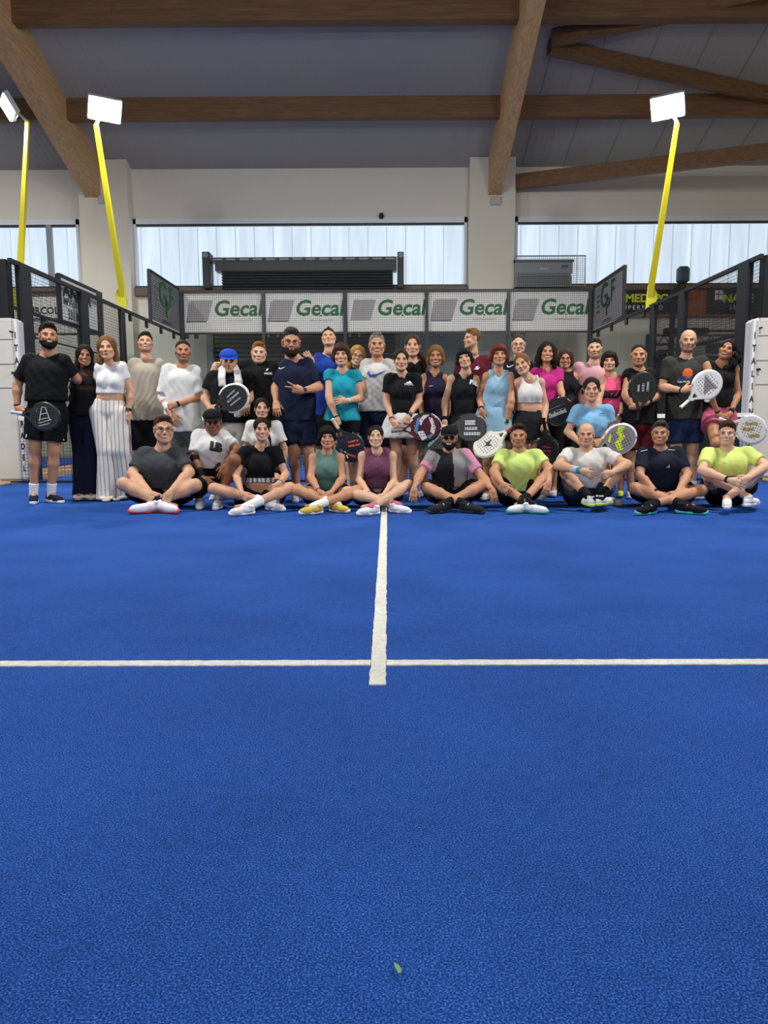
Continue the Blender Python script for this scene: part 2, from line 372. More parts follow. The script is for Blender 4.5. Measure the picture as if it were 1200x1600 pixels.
def window(n, x0, x1, mull=None):
    w = empty('window_%d' % n, (x0, YW, zw0), kind='structure')
    fr = MB(); y0 = YW-.05; a = .11
    fr.box((x0, y0, zt-.14), (x1, YW+.1, zt)); fr.box((x0, y0, zw0), (x0+.07, YW+.1, zt)); fr.box((x1-.07, y0, zw0), (x1, YW+.1, zt)); fr.box((x0, y0+.02, zt-.19), (x1, YW+.1, zt-.14), 1)
    sub('window_frame', fr, [M_white, M_dark], w)
    si = MB().box((x0, y0-.02, zw0), (x1, YW+.1, zw0+.05)); sub('window_sill', si, M_dark, w)
    if mull:
        sub('mullion', MB().box((mull-.07, y0, zw0), (mull+.07, YW+.1, zt-.14)), mat('mullion_grey', '#8b9096', .5), w)
    p = .512; x = x0+.07+.10
    first = True; xx = x0+.07
    while xx < x1-.08:
        nx = min(x if first else xx+p, x1-.07); first = False
        if nx-xx > .04:
            mb = MB().box((xx+.012, YW+.06, zw0+.04), (nx-.012, YW+.1, zt-.15))
            sub('pane', mb, M_pane, w)
            sub('rib', MB().box((nx-.016, YW+.035, zw0+.04), (nx+.016, YW+.1, zt-.15)), M_rib, w)
        xx = nx
for i, (a, b) in enumerate(wx): window(i+1, a, b, at(79, 400, YW)[0] if i == 0 else None)
# brown sill beam under the windows
for (a, b) in ((-15, at(120, 455, YW)[0]), (at(212, 455, YW)[0], at(733, 455, YW)[0]), (at(805, 455, YW)[0], 17)):
    z1 = zw0; top('trim_1', MB().box((a, YW-.16, z1-.22), (b, YW, z1-.002)), wood_mat('sill_wood', '#5a4a40', '#7a6658', 0), None, kind='structure')
# dark lower hall wall cladding on the right and grey panels behind the glass
def wallpanel(u0, u1, v0, v1, col, name, lab, cat, th=.05, Y=YW):
    a = at(u0, v0, Y-th); b = at(u1, v1, Y-th)
    return top(name, MB().box((a[0], Y-th, max(b[2], 0)), (b[0], Y, a[2])), col, None, lab, cat)
# rolling shutter
sh0 = at(330, 403, YW-.35); sh1 = at(620, 450, YW-.35)
s = empty('rolling_shutter', ((sh0[0]+sh1[0])/2, YW-.3, 0), 'dark grey rolling shutter door with its slatted drum housing on the back wall', 'shutter')
hd = MB(); M_sh = mat('shutter_grey', '#3c4043', .45, metal=.4); M_shl = mat('shutter_light', '#7b8084', .4, metal=.4)
hz1 = sh0[2]; hz0 = at(500, 452, YW-.35)[2]
sub('housing_top', MB().box((sh0[0], YW-.40, hz1-.10), (sh1[0], YW, hz1)), M_sh, s)
n = 7; 
for i in range(n):
    z1 = hz1-.32-(hz1-.32-hz0)*i/n; z0 = hz1-.32-(hz1-.32-hz0)*(i+1)/n
    sub('slat', MB().bbox((sh0[0]+.25, YW-.36, z0+.008), (sh1[0]-.1, YW-.02, z1-.008), .025), M_sh, s)
sub('housing_board', MB().box((sh0[0]+.1, YW-.38, hz1-.34), (sh1[0], YW, hz1-.10)), M_sh, s)  # board below the housing top, same grey as the slats
for i in range(14):
    w = (sh1[0]-sh0[0])/14; sub('light_slot', MB().bbox((sh0[0]+w*i+.05, YW-.415, hz1-.085), (sh0[0]+w*(i+1)-.04, YW-.39, hz1-.02), .008), M_shl, s)
for (u0, u1) in ((315, 329), (621, 631)):
    a = at(u0, 393, YW-.42); b = at(u1, 450, YW-.42); sub('end_bracket', MB().bbox((a[0], YW-.42, b[2]), (b[0], YW, a[2]), .02), M_dark, s)
    sub('bearing', MB().tube([((a[0]+b[0])/2, YW-.46, a[2]-.1), ((a[0]+b[0])/2, YW-.40, a[2]-.1)], .07, 10), M_shl, s)
a = at(334, 520, YW-.1); b = at(617, 520, YW-.1)
dr = MB(); nz = int(hz0/.12)
for i in range(nz):
    dr.bbox((a[0], YW-.16, i*.12+.004), (b[0], YW-.06, i*.12+.116), .02)
sub('curtain_slats', dr, M_sh, s, kind='stuff')
for (u, sd) in ((334, -1), (617, 1)):
    p = at(u, 520, YW-.1); sub('guide_rail', MB().box((min(p[0], p[0]+.14*sd), YW-.2, 0), (max(p[0], p[0]+.14*sd), YW, hz0)), mat('rail_grey', '#6d7175', .4, metal=.4), s)
wallpanel(617, 735, 517, 790, mat('grey_clad', '#8f9396', .6), 'wall_cladding', 'pale grey wall cladding to the right of the shutter door', 'cladding')
wallpanel(291, 331, 500, 790, mat('pale_clad', '#a8a79f', .6), 'wall_cladding', 'pale beige cladding strip to the left of the shutter door', 'cladding')
# air conditioner with wire frame
a = at(804, 407, YW-.5); b = at(895, 447, YW-.5)
ac = empty('air_conditioner', ((a[0]+b[0])/2, YW-.5, b[2]), 'grey ceiling type air conditioner on the sill right of the pillar', 'air conditioner')
M_ac = mat('ac_grey', '#8d9296', .5); sub('casing', MB().bbox((a[0], YW-.5, b[2]+.3), (b[0], YW-.02, a[2]), .05), M_ac, ac)
sub('grille', MB().bbox((a[0]+.02, YW-.47, b[2]+.02), (b[0]-.02, YW-.02, b[2]+.31), .04), mat('ac_dark', '#63686d', .5), ac)
lv = MB()
for i in range(6): lv.box((a[0]+.1, YW-.50, b[2]+.05+i*.04), (b[0]-.1, YW-.465, b[2]+.06+i*.04))
sub('louvres', lv, M_dark, ac, kind='stuff')
sub('top_lip', MB().bbox((a[0]-.02, YW-.52, a[2]-.05), (b[0]+.02, YW-.02, a[2]+.02), .02), M_dark, ac)
c = (a+b)/2; sub('badge', MB().bbox((c[0]-.12, YW-.51, c[2]+.1), (c[0]+.12, YW-.495, c[2]+.125), .005), M_whitep, ac)
sub('display', MB().bbox((b[0]-.3, YW-.51, a[2]-.2), (b[0]-.15, YW-.495, a[2]-.13), .005), M_blackp, ac)
a2 = at(806, 400, YW-.7); b2 = at(914, 448, YW-.7)
fr = empty('wire_guard', ((a2[0]+b2[0])/2, YW-.7, b2[2]), 'thin wire guard frame standing in front of the air conditioner', 'wire guard')
wg = MB(); sub('guard_mesh', wires(wg, (a2[0], YW-.7, b2[2]), (b2[0]-a2[0], 0, 0), (0, 0, a2[2]-b2[2]), 34, 15, .009), mat('galv', '#8a9299', .5, metal=.5), fr, kind='stuff')
for xx in (a2[0], b2[0]): sub('wall_stay', MB().tube([(xx, YW-.7, b2[2]+.02), (xx, YW-.01, b2[2]+.02)], .012, 6), mat('galv', 0), fr)
sub('guard_rim', MB().tube([(a2[0], YW-.7, b2[2]), (a2[0], YW-.7, a2[2]), (b2[0], YW-.7, a2[2]), (b2[0], YW-.7, b2[2])], .015, 6), mat('galv', 0), fr)
# camera dome above middle window
c = at(596, 338, YW-.1); cd = top('security_camera', MB().ball((c[0], YW-.1, c[2]), (.07, .09, .07), 12, 8).box((c[0]-.05, YW-.1, c[2]+.02), (c[0]+.05, YW, c[2]+.09)), M_blackp, None, 'tiny black security camera above the middle window', 'camera', smooth=True)
# wall banners (right)
def banner(u0, u1, v0, v1, name, lab, items, base='#1c1f24'):
    a = at(u0, v0, YW-.2); b = at(u1, v1, YW-.2); e = empty(name, ((a[0]+b[0])/2, YW-.2, b[2]), lab, 'banner')
    sub('board', MB().box((a[0], YW-.22, b[2]), (b[0], YW-.17, a[2])), mat('board_'+base, base, .6), e)
    for (kind, txt, u, v, size, m, kw) in items:
        p = at(u, v, YW-.2); fn = lambda x, y, d, p=p: (p[0]+x, YW-.22-d, p[2]+y)
        if kind == 't': sub('lettering', text_mb(txt, size, fn, **kw), m, e)
        else: sub('emblem', MB().prism(txt, fn, .002, .006), m, e)
    return e
M_by = mat('print_yellow', '#c9cf2b', .6); M_org = mat('print_orange', '#a8532a', .6)
e = banner(928, 1067, 453, 490, 'wall_banner', 'dark banner with yellow lettering left of the right floodlight post', [
  ('t', 'NAMEDSPORT', 950, 467, .29, M_by, dict(align='LEFT', bold=.010, sx=1.08)), ('t', 'SUPERFOOD', 966, 481, .16, M_whitep, dict(align='LEFT', space=1.45))])
a = at(1067, 447, YW-.2); b = at(1104, 494, YW-.2)
e2 = empty('orange_banner', ((a[0]+b[0])/2, YW-.2, b[2]), 'orange banner section between the two dark banners', 'banner')
sub('board', MB().box((a[0]+.002, YW-.21, b[2]), (b[0]-.002, YW-.16, a[2])), M_org, e2)
c = at(1070, 467, YW-.2); sub('arrow', MB().prism([(-.0, .3), (.12, 0), (0, -.3)], lambda x, y, d: (c[0]-.05+x, YW-.21-d, c[2]+y), .002, .006), M_blackp, e2)
sq = [[(-.13+dx, dy-.01) for dx, dy in ((0, 0), (.1, 0), (.1, .13), (0, .13))]]
e3 = banner(1104, 1260, 453, 490, 'wall_banner', 'dark banner with yellow lettering at the right edge behind the fence', [
  ('t', 'NAMEDSPORT', 1129, 467, .29, M_by, dict(align='LEFT', bold=.010, sx=1.08)), ('t', 'SUPERFOOD', 1139, 481, .16, M_whitep, dict(align='LEFT', space=1.45))]+
  [('e', [(dx+i*.12, dy+j*.16) for dx, dy in ((0, 0), (.1, 0), (.1, .14), (0, .14))], 1116, 469, 0, M_whitep, {}) for i in range(2) for j in range(2)])
ob = MB(); a = at(925, 490.5, YW-.2); b = at(1066, 494, YW-.2); a2 = at(1105, 490.5, YW-.2); b2 = at(1260, 494, YW-.2); ob.box((a2[0], YW-.2, b[2]), (b2[0], YW-.15, a[2]-.004)); top('banner_border', ob.box((a[0], YW-.2, b[2]), (b[0], YW-.15, a[2]-.004)), M_org, None, 'thin orange strip along the foot of the dark banners', 'banner strip')
# speaker on the sill
a = at(1058, 417, YW-.6); b = at(1075, 443, YW-.6)
sp = empty('loudspeaker', ((a[0]+b[0])/2, YW-.6, b[2]-.2), 'small dark loudspeaker on a bracket in front of the right window', 'loudspeaker')
sub('cabinet', MB().bbox((a[0], YW-.75, b[2]), (b[0], YW-.5, a[2]), .06), mat('spk', '#3a4656', .5), sp)
sub('bracket', MB().box((a[0]+.02, YW-.65, b[2]-.25), (a[0]+.1, YW-.55, b[2]+.02)).box((a[0]+.2, YW-.63, b[2]-.25), (a[0]+.24, YW-.57, b[2]+.02)), M_black, sp)
sub('mount', MB().box((a[0]-.06, YW-.66, b[2]-.32), (b[0]+.0, YW-.2, b[2]-.2)), M_black, sp)
# left wall lettering board
a = at(20, 459, YW-.1); b = at(92, 497, YW-.1)
e = empty('wall_sign', ((a[0]+b[0])/2, YW-.1, b[2]), 'white wall sign with dark letters behind the left mesh fence', 'sign')
sub('board', MB().box((a[0], YW-.12, b[2]), (b[0]+.1, YW-.05, a[2])), M_panel, e)
p = at(96, 486, YW-.1); sub('lettering', text_mb('CIRCOLI', .25, lambda x, y, d: (p[0]+x, YW-.12-d, p[2]+y), align='RIGHT', bold=.008), M_blackp, e)
# wall pipe square + conduit
# ------------------------------------------------------------------ right background: gantry, screens, stairs
e = empty('lighting_truss', at(1130, 545, 19.6)*np.array((1, 1, 0)), 'dark horizontal lattice truss behind the right mesh fence', 'truss')
M_gr = mat('truss_grey', '#4a4d50', .5, metal=.3)
for v in (524, 538):
    a = at(1010, v, 19.6); b = at(1230, v, 19.6); sub('chord', MB().tube([a, b], .03, 6), M_gr, e)
dg = MB(); n = 24
for i in range(n):
    a = at(1010+i*9.2, 524 if i % 2 else 538, 19.6); b = at(1010+(i+1)*9.2, 538 if i % 2 else 524, 19.6); dg.tube([a, b], .015, 5)
sub('lattice', dg, M_gr, e, kind='stuff')
for u in (1012, 1178):
    a = at(u, 524, 19.6); sub('upright', MB().tube([a, (a[0], a[1], 0)], .05, 6), M_gr, e)
for (u0, u1, v0, v1, lab) in ((1037, 1106, 513, 522, 'long dark heater panel above the truss'), (1105, 1174, 539, 552, 'dark screen hanging below the truss at right'), (1028, 1040, 547, 561, 'small dark spotlight hanging left of the bald bearded man')):
    a = at(u0, v0, 19.3); b = at(u1, v1, 19.3); top('hanging_unit', MB().bbox((a[0], 19.2, b[2]), (b[0], 19.4, a[2]), .03), M_black, None, lab, 'hanging unit')
top('wall_dark_panel', MB().box((at(1010, 560, YW-.3)[0], YW-.3, 0), (at(1260, 560, YW-.3)[0], YW-.25, at(1100, 556, YW-.3)[2])), mat('back_dark', '#3a3c3d', .7), None, 'dark cladding low on the wall at the far right', 'cladding')
e = empty('stair_rail', at(1100, 560, 19)*np.array((1, 1, 0)), 'black sloping stair handrail behind the right mesh fence', 'railing')
for (u0, v0, u1, v1) in ((1012, 556, 1184, 516), (1012, 606, 1184, 574), (1090, 604, 1184, 566)):
    sub('rail', MB().tube([at(u0, v0, 18.9), at(u1, v1, 18.9)], .045, 6), M_black, e)
for u in (1180, 1020):
    a = at(u, 516 if u > 1100 else 553, 18.9); sub('rail_post', MB().tube([a, (a[0], a[1], 0)], .045, 6), M_black, e)
for i, (u0, u1, v0, v1) in enumerate(((1130, 1180, 573, 590), (1130, 1180, 597, 615), (1130, 1180, 622, 634), (1150, 1180, 634, 640))):
    a = at(u0, v0, 17.5); b = at(u1, v1, 17.5)
    mb = MB().bbox((a[0], 17.3, b[2]), (b[0], 17.9, a[2]), .02)
    for xx in (a[0]+.03, b[0]-.07): mb.box((xx, 17.35, 0), (xx+.04, 17.39, b[2])).box((xx, 17.8, 0), (xx+.04, 17.84, b[2]))
    top('storage_shelf', mb, (M_black, mat('bench_grey', '#55585a', .6), M_black, mat('olive', '#77783f', .7))[i], None, ('upper black shelf left of the right net post pad', 'grey bench board left of the right net post pad', 'black bench seat left of the right net post pad', 'olive box below the black bench at far right')[i], 'shelf')
# ------------------------------------------------------------------ court enclosure
def bar(mb, p, q, w, h, mi=0):
    p = np.asarray(p, float); q = np.asarray(q, float); d = q-p; d = d/np.linalg.norm(d); ref = np.array((0, 0, 1.)) if abs(d[2]) < .9 else np.array((0, 1., 0)); s_ = np.cross(d, ref); s_ /= np.linalg.norm(s_); u_ = np.cross(s_, d)
    V = [r+s_*a*w/2+u_*b*h/2 for r in (p, q) for a, b in ((-1, -1), (1, -1), (1, 1), (-1, 1))]
    return mb.add(V, np.array([(0, 1, 2, 3), (7, 6, 5, 4), (0, 4, 5, 1), (1, 5, 6, 2), (2, 6, 7, 3), (3, 7, 4, 0)]), mi)
M_glass = bpy.data.materials.new('court_glass'); M_glass.use_nodes = True
_n = M_glass.node_tree.nodes; _l = M_glass.node_tree.links; _o = _n['Material Output']; _n.remove(_n['Principled BSDF'])
_t = _n.new('ShaderNodeBsdfTransparent'); _t.inputs[0].default_value = (.90, .94, .92, 1); _g = _n.new('ShaderNodeBsdfGlossy'); _g.inputs['Roughness'].default_value = .03
_m = _n.new('ShaderNodeMixShader'); _m.inputs[0].default_value = .04; _l.new(_t.outputs[0], _m.inputs[1]); _l.new(_g.outputs[0], _m.inputs[2]); _l.new(_m.outputs[0], _o.inputs[0])
M_clamp = mat('clamp_black', '#151618', .5)
def back_fence(x0, lab, ads):
    e = empty('back_fence', (x0+5, YB, 0), lab, 'court fence')
    for i in range(6):
        x = x0+2*i; hh = 4.03 if True else 3
        sub('post', bar(MB(), (x, YB+.05, 0), (x, YB+.05, hh), .11 if i in (0, 5) else .07, .08), M_black, e)
    sub('top_rail', bar(MB(), (x0, YB+.05, 4.03), (x0+10, YB+.05, 4.03), .05, .05), M_black, e)
    sub('middle_rail', bar(MB(), (x0, YB+.05, 3.03), (x0+10, YB+.05, 3.03), .05, .05), M_black, e)
    for i in range(5):
        wm = MB(); wires(wm, (x0+2*i+.03, YB, 3.05), (1.94, 0, 0), (0, 0, .96), 38, 19, .0052)
        sub('mesh_panel', wm, M_wire, e, kind='stuff')
        sub('glass_pane', MB().box((x0+2*i+.02, YB-.004, .02), (x0+2*i+1.98, YB+.008, 2.98)), M_glass, e)
        for dx in (.12, .35): sub('glass_clamp', MB().bbox((x0+2*i+dx-.05, YB-.03, 2.9), (x0+2*i+dx+.05, YB+.03, 3.0), .015), M_clamp, e)
    if ads:
        for i in range(5):
            x = x0+2*i; b = empty('advert_board', (x+1, YB+.10, 3.05), ('white green-lettered board, %s of five on the back fence' % ('leftmost', 'second from left', 'middle one', 'second from right', 'rightmost')[i]), 'advert board', 'green lettered boards on the back fence')
            sub('sheet', MB().box((x+.05, YB+.10, 3.06), (x+1.95, YB+.12, 4.0)), M_panel, b)
            fn = lambda a, c_, d, x=x: (x+a, YB+.10-d, 3.05+c_)
            faint = (i == 2)
            sub('grey_shape', MB().prism([(.12, .28), (.62, .28), (.76, .78), (.22, .78)], fn, .001, .004), M_grayp, b)
            if not faint: sub('thin_line', MB().prism([(.18, .74), (.10, .26), (.60, .26), (.60, .275), (.115, .275), (.195, .74)], fn, .005, .008), M_blackp, b)
            sub('lettering', text_mb('Gecal', .52, lambda a, c_, d: fn(a+1.36, c_+.57, d), .006, shear=.18, bold=.012, space=1.0), M_green, b)
            sub('dot', MB().prism([(1.41+.022*math.cos(t_), .40+.022*math.sin(t_)) for t_ in np.arange(8)*math.pi/4], fn, .005, .008), M_blackp, b)
            if not faint: sub('small_lettering', text_mb('serramenti', .11, lambda a, c_, d: fn(a+1.42, c_+.30, d), .006, space=1.2), mat('print_red' if i > 2 else 'print_grey', '#a5776c' if i > 2 else 0), b)
    return e
back_fence(XL, 'black back fence of the court with glass below and mesh above', True)
back_fence(XL-12, 'neighbouring back fence seen through the left side glass', False)
back_fence(XR+2, 'neighbouring back fence seen through the right side glass', False)
def side_fence(X, sgn, lab):
    e = empty('side_fence', (X, 14, 0), lab, 'court fence')
    ys = [YN+.02, 11.85-.9, 12.05, 14.35, 16.35, YB]
    ys = [at(600+sgn*0, 0, 1)[1]*0+y for y in ys]
    def yfor(u): return atx(u, 600, X)[1]
    us = (52, 141, 199) if sgn < 0 else (1150, 1057, 1013)
    Y1, Y2, Y3 = [yfor(u) for u in us]
    xo = X+sgn*.05
    sub('post', bar(MB(), (X+sgn*.17, YN+.2, 0), (X+sgn*.17, YN+.2, 3.02), .12, .16), M_black, e)
    for (y, w) in ((Y1, .30), (Y2, .24), (Y3, .16)):
        sub('post', bar(MB(), (xo, y, 0), (xo, y, 3.02), .08, w), M_black, e)
    sub('top_rail', bar(MB(), (xo, YN+.1, 3.0), (xo, YB, 3.0), .05, .06), M_black, e)
    prev = YN
    for (a, b) in ((YN, Y1), (Y1, Y2), (Y2, Y3)):
        wm = MB(); L_ = b-a; wires(wm, (xo, a+.05, .05), (0, L_-.1, 0), (0, 0, 2.92), int(L_/.05), 58, .0042)
        sub('mesh_panel', wm, M_wire, e, kind='stuff')
        sub('cross_rail', bar(MB(), (xo, a, 1.5), (xo, b, 1.5), .03, .03), M_black, e)
        sub('cross_rail', bar(MB(), (xo, a, 2.05), (xo, b, 2.05), .02, .02), M_black, e)
    n = 2; L_ = (YB-Y3)/n
    for i in range(n):
        sub('glass_pane', MB().box((xo-.006, Y3+L_*i+.04, .02), (xo+.006, Y3+L_*(i+1)-.02, 2.95)), M_glass, e)
        for k in (.25, .75): sub('glass_clamp', MB().bbox((xo-.04, Y3+L_*(i+k)-.04, 2.84), (xo+.02, Y3+L_*(i+k)+.04, 2.97), .012), M_clamp, e)
    # raised corner panel carrying the green emblem
    ya = yfor(243 if sgn < 0 else 967)
    sub('post', bar(MB(), (xo, ya, 3.03), (xo, ya, 4.1), .06, .07), M_black, e); sub('raised_rail', bar(MB(), (xo, ya, 4.08), (xo, YB, 4.08), .05, .06), M_black, e)
    wm = MB(); wires(wm, (xo-sgn*.03, ya+.04, 3.04), (0, YB-ya-.08, 0), (0, 0, 1.0), 36, 20, .006); sub('mesh_panel', wm, M_wire, e, kind='stuff')
    b = empty('corner_board', (xo, (ya+YB)/2, 3.05), 'grey board with a green G P F monogram on the %s corner panel' % ('left' if sgn < 0 else 'right'), 'advert board')
    sub('sheet', MB().box((xo+.0, ya+.06, 3.08), (xo+.02, YB-.06, 4.04)), mat('board_grey', '#dddeda', .6), b)
    L2 = YB-ya
    def fn(a, c_, d): return (xo-sgn*(.012+d)+(.01 if sgn < 0 else .01), (ya+a*1.0) if sgn < 0 else (YB-a), 3.06+c_)
    fn2 = lambda a, c_, d: fn(L2/2+a, .5+c_, d)
    sub('lettering', text_mb('G', .78, lambda a, c_, d: fn2(a-.25, c_+.14, d), .012, bold=.01), M_green, b)
    sub('lettering', text_mb('P', .55, lambda a, c_, d: fn2(a+.05, c_-.14, d), .012, bold=.01), M_green, b)
    sub('lettering', text_mb('F', .66, lambda a, c_, d: fn2(a+.38, c_+.16, d), .012, bold=.01), M_green, b)
    sub('small_lettering', text_mb('serramenti', .17, lambda a, c_, d: fn2(a, c_-.42, d), .012), M_blackp, b)
    for q in range(4): sub('stripe', MB().prism([(-.85, .2-.12*q), (-.6, .2-.12*q), (-.6, .24-.12*q), (-.85, .24-.12*q)], fn2, .006, .012), mat('stripe_grey', '#6d736f', .6), b)
    return e, Y1, Y2, Y3, xo
eL, L1, L2_, L3, xoL = side_fence(XL, -1, 'black side fence along the left of the court')
eR, R1, R2_, R3, xoR = side_fence(XR, 1, 'black side fence along the right of the court')
# electrician's board on the left fence
ya = atx(92, 480, xoL-.15)[1]; yb = atx(150, 480, xoL-.15)[1]; zt_ = atx(95, 431, xoL-.15)[2]; zb_ = atx(97, 503, xoL-.15)[2]
b = empty('fence_sign', (xoL-.15, (ya+yb)/2, zb_), 'white board with dark lettering hung on the left side fence', 'sign')
sub('sheet', MB().box((xoL-.17, ya+.05, zb_+.03), (xoL-.14, yb, zt_-.03)), mat('board_pale', '#dcddda', .6), b)
sub('sign_frame', bar(bar(bar(MB(), (xoL-.14, ya, zb_), (xoL-.14, ya, zt_), .06, .07), (xoL-.14, ya, zt_), (xoL-.14, yb, zt_), .06, .04), (xoL-.14, ya, zb_), (xoL-.14, yb, zb_), .06, .05), M_black, b)
Lb = yb-ya; fnb = lambda a, c_, d: (xoL-.14+d, ya+a, zb_+c_)
hb_ = zt_-zb_; LF = atx(134, 480, xoL-.15)[1]-ya-.14
sub('lettering', text_mb('ANDR', .27, lambda a, c_, d: fnb(a*LF/.62+.14, c_+hb_*.70, d), .006, bold=.009, align='LEFT', space=1.0), M_blackp, b)
sub('lettering', text_mb('IMPIANTI ELETT', .15, lambda a, c_, d: fnb(a*LF/.98+.14, c_+hb_*.48, d), .006, bold=.003, align='LEFT'), M_blackp, b)
sub('lettering', text_mb('331 8050', .22, lambda a, c_, d: fnb(a*LF*.8/.93+.30, c_+hb_*.2, d), .006, bold=.006, align='LEFT'), M_blackp, b)
# neighbouring fence at left seen through ours (posts)
e = empty('walkway_fence', (XL-2, 13, 0), 'black mesh fence of the neighbouring court at far left', 'court fence')
for (u, v, Y) in ((30, 490, 13.6), (38, 520, 15.4), (105, 520, 17.2)):
    p = at(u, v, Y); sub('post', bar(MB(), (XL-2, Y, 0), (XL-2, Y, 2.98), .1, .12), M_black, e)
sub('top_rail', bar(MB(), (XL-2, 12, 3.0), (XL-2, YB, 3.0), .05, .06), M_black, e)
# ------------------------------------------------------------------ flood light poles
M_lamp = mat('lamp_glow', '#f4f8ff', .3, emit=60); M_hous = mat('lamp_housing', '#b9bcc0', .4, metal=.5)
def pole(base, tip, head, lab, power=0, aim=(0, 9, 0), hs=.34, edge=False):
    base, tip, head = map(np.array, (base, tip, head)); e = empty('floodlight_pole', base, lab, 'floodlight')
    d = tip-base
    V = []
    sub('arm', MB().tube([base, base+d*.5, tip], (.072, .062, .045), 4), M_yel, e, smooth=False)
    n = 14; sg = 1 if base[0] < 0 else -1
    sub('base_plate', MB().prism([(-sg*.19*math.sin(t_), .20*math.cos(t_)) for t_ in np.linspace(0.0, math.pi, n)]+[(sg*.03, -.24)], lambda a, c_, dd: (base[0]+sg*.06+a, base[1]-.09-dd, base[2]+.13+c_), 0, .02), mat('yellow_plate', '#aaa81c', .5), e)
    aim = np.array(aim, float); w = aim-head; w /= np.linalg.norm(w); s_ = np.cross(w, (0, 0, 1)); s_ /= np.linalg.norm(s_); u_ = np.cross(s_, w)
    def bx(a, b_, c0, c1): return [head+s_*x+u_*y+w*z for z in (c0, c1) for x, y in ((-a, -b_), (a, -b_), (a, b_), (-a, b_))]
    FQ = np.array([(0, 3, 2, 1), (4, 5, 6, 7), (0, 1, 5, 4), (1, 2, 6, 5), (2, 3, 7, 6), (3, 0, 4, 7)])
    sub('lamp_housing', MB().add(bx(hs, hs*.7, -.10, -.004), FQ), M_hous, e); sub('lamp_lens', MB().add(bx(hs*.9, hs*.6, -.003, .012), FQ), M_lamp, e)
    sub('lamp_bracket', MB().tube([tip, head-w*.06], .03, 6), M_hous, e)
    return e
pb = atx(194, 476, XL-.05); pt = atx(150, 195, XL+.05); ph = atx(164, 172, XL+.25)
pole(pb, pt, ph, 'yellow floodlight pole standing on the left side fence', aim=(-1.0, 6.5, 0), hs=.27)
pb = atx(1013, 476, XR+.05); pt2 = atx(1058, 192, XR-.05); ph2 = atx(1043, 168, XR-.25)
pole(pb, pt2, ph2, 'yellow floodlight pole standing on the right side fence', aim=(1.0, 6.5, 0), hs=.27)
pb = atx(29, 478, -7.05); pt3 = atx(43, 190, -7.0); ph3 = atx(11, 168, -7.35)
pole(pb, pt3, ph3, 'yellow floodlight pole of the neighbouring court at the left edge', aim=(-14.0, 10.5, 2.0), hs=.28)
for (h, t_, en) in ((ph, (-1.5, 13, 0), 400), (ph2, (1.5, 13, 0), 400), (ph3, (-10, 16, 1), 400)):
    w = Vector(t_)-Vector(h); w.normalize(); p = Vector(h)+w*.03; area_light('floodlight_beam', p, t_, (.5, .34), en, (1, .97, .93))
for i, (p, t_, en) in enumerate(HALL):
    h = np.array(p)-(np.array(t_)-np.array(p))/np.linalg.norm(np.array(t_)-np.array(p))*.05; sx = -1 if p[0] < 0 else 1
    pole((sx*5.08+XC, p[1]+1.6, 2.98), (sx*4.95, p[1]+.1, p[2]-.1), h, 'yellow floodlight pole outside the picture on the %s %s' % (('near', 'far')[i < 2], ('left', 'right')[sx > 0]), aim=t_, hs=.3)
# ------------------------------------------------------------------ net
e = empty('court_net', (XC, YN, 0), 'dark court net with a white top band behind the group', 'net')
nh = lambda x: .88+.04*abs(x-XC)/5
nm = MB(); nx = 222; xs_ = np.linspace(XL, XR, nx)
for x in xs_: nm.box((x-.0018, YN-.0018, .02), (x+.0018, YN+.0018, nh(x)-.05))
for k in range(19):
    z = .03+k*.0455
    V = [(XL, YN-.0018, z-.0018), (XC, YN-.0018, z-.0018), (XR, YN-.0018, z-.0018)]
    for (a, b) in ((XL, XC), (XC, XR)): nm.box((a, YN-.0018, z-.0018), (b, YN+.0018, z+.0018))
sub('netting', nm, mat('net_black', '#191b1f', .8), e, kind='stuff')
tb = MB()
for (a, b) in ((XL, XC), (XC, XR)):
    za, zb = nh(a), nh(b); tb.add([(a, YN-.012, za-.055), (b, YN-.012, zb-.055), (b, YN+.012, zb-.055), (a, YN+.012, za-.055), (a, YN-.012, za), (b, YN-.012, zb), (b, YN+.012, zb), (a, YN+.012, za)], np.array([(0, 3, 2, 1), (4, 5, 6, 7), (0, 1, 5, 4), (1, 2, 6, 5), (2, 3, 7, 6), (3, 0, 4, 7)]))
sub('top_band', tb, M_whitep, e); sub('foot_tape', MB().box((XL, YN-.01, 0.002), (XR, YN+.01, .035)), M_black, e)
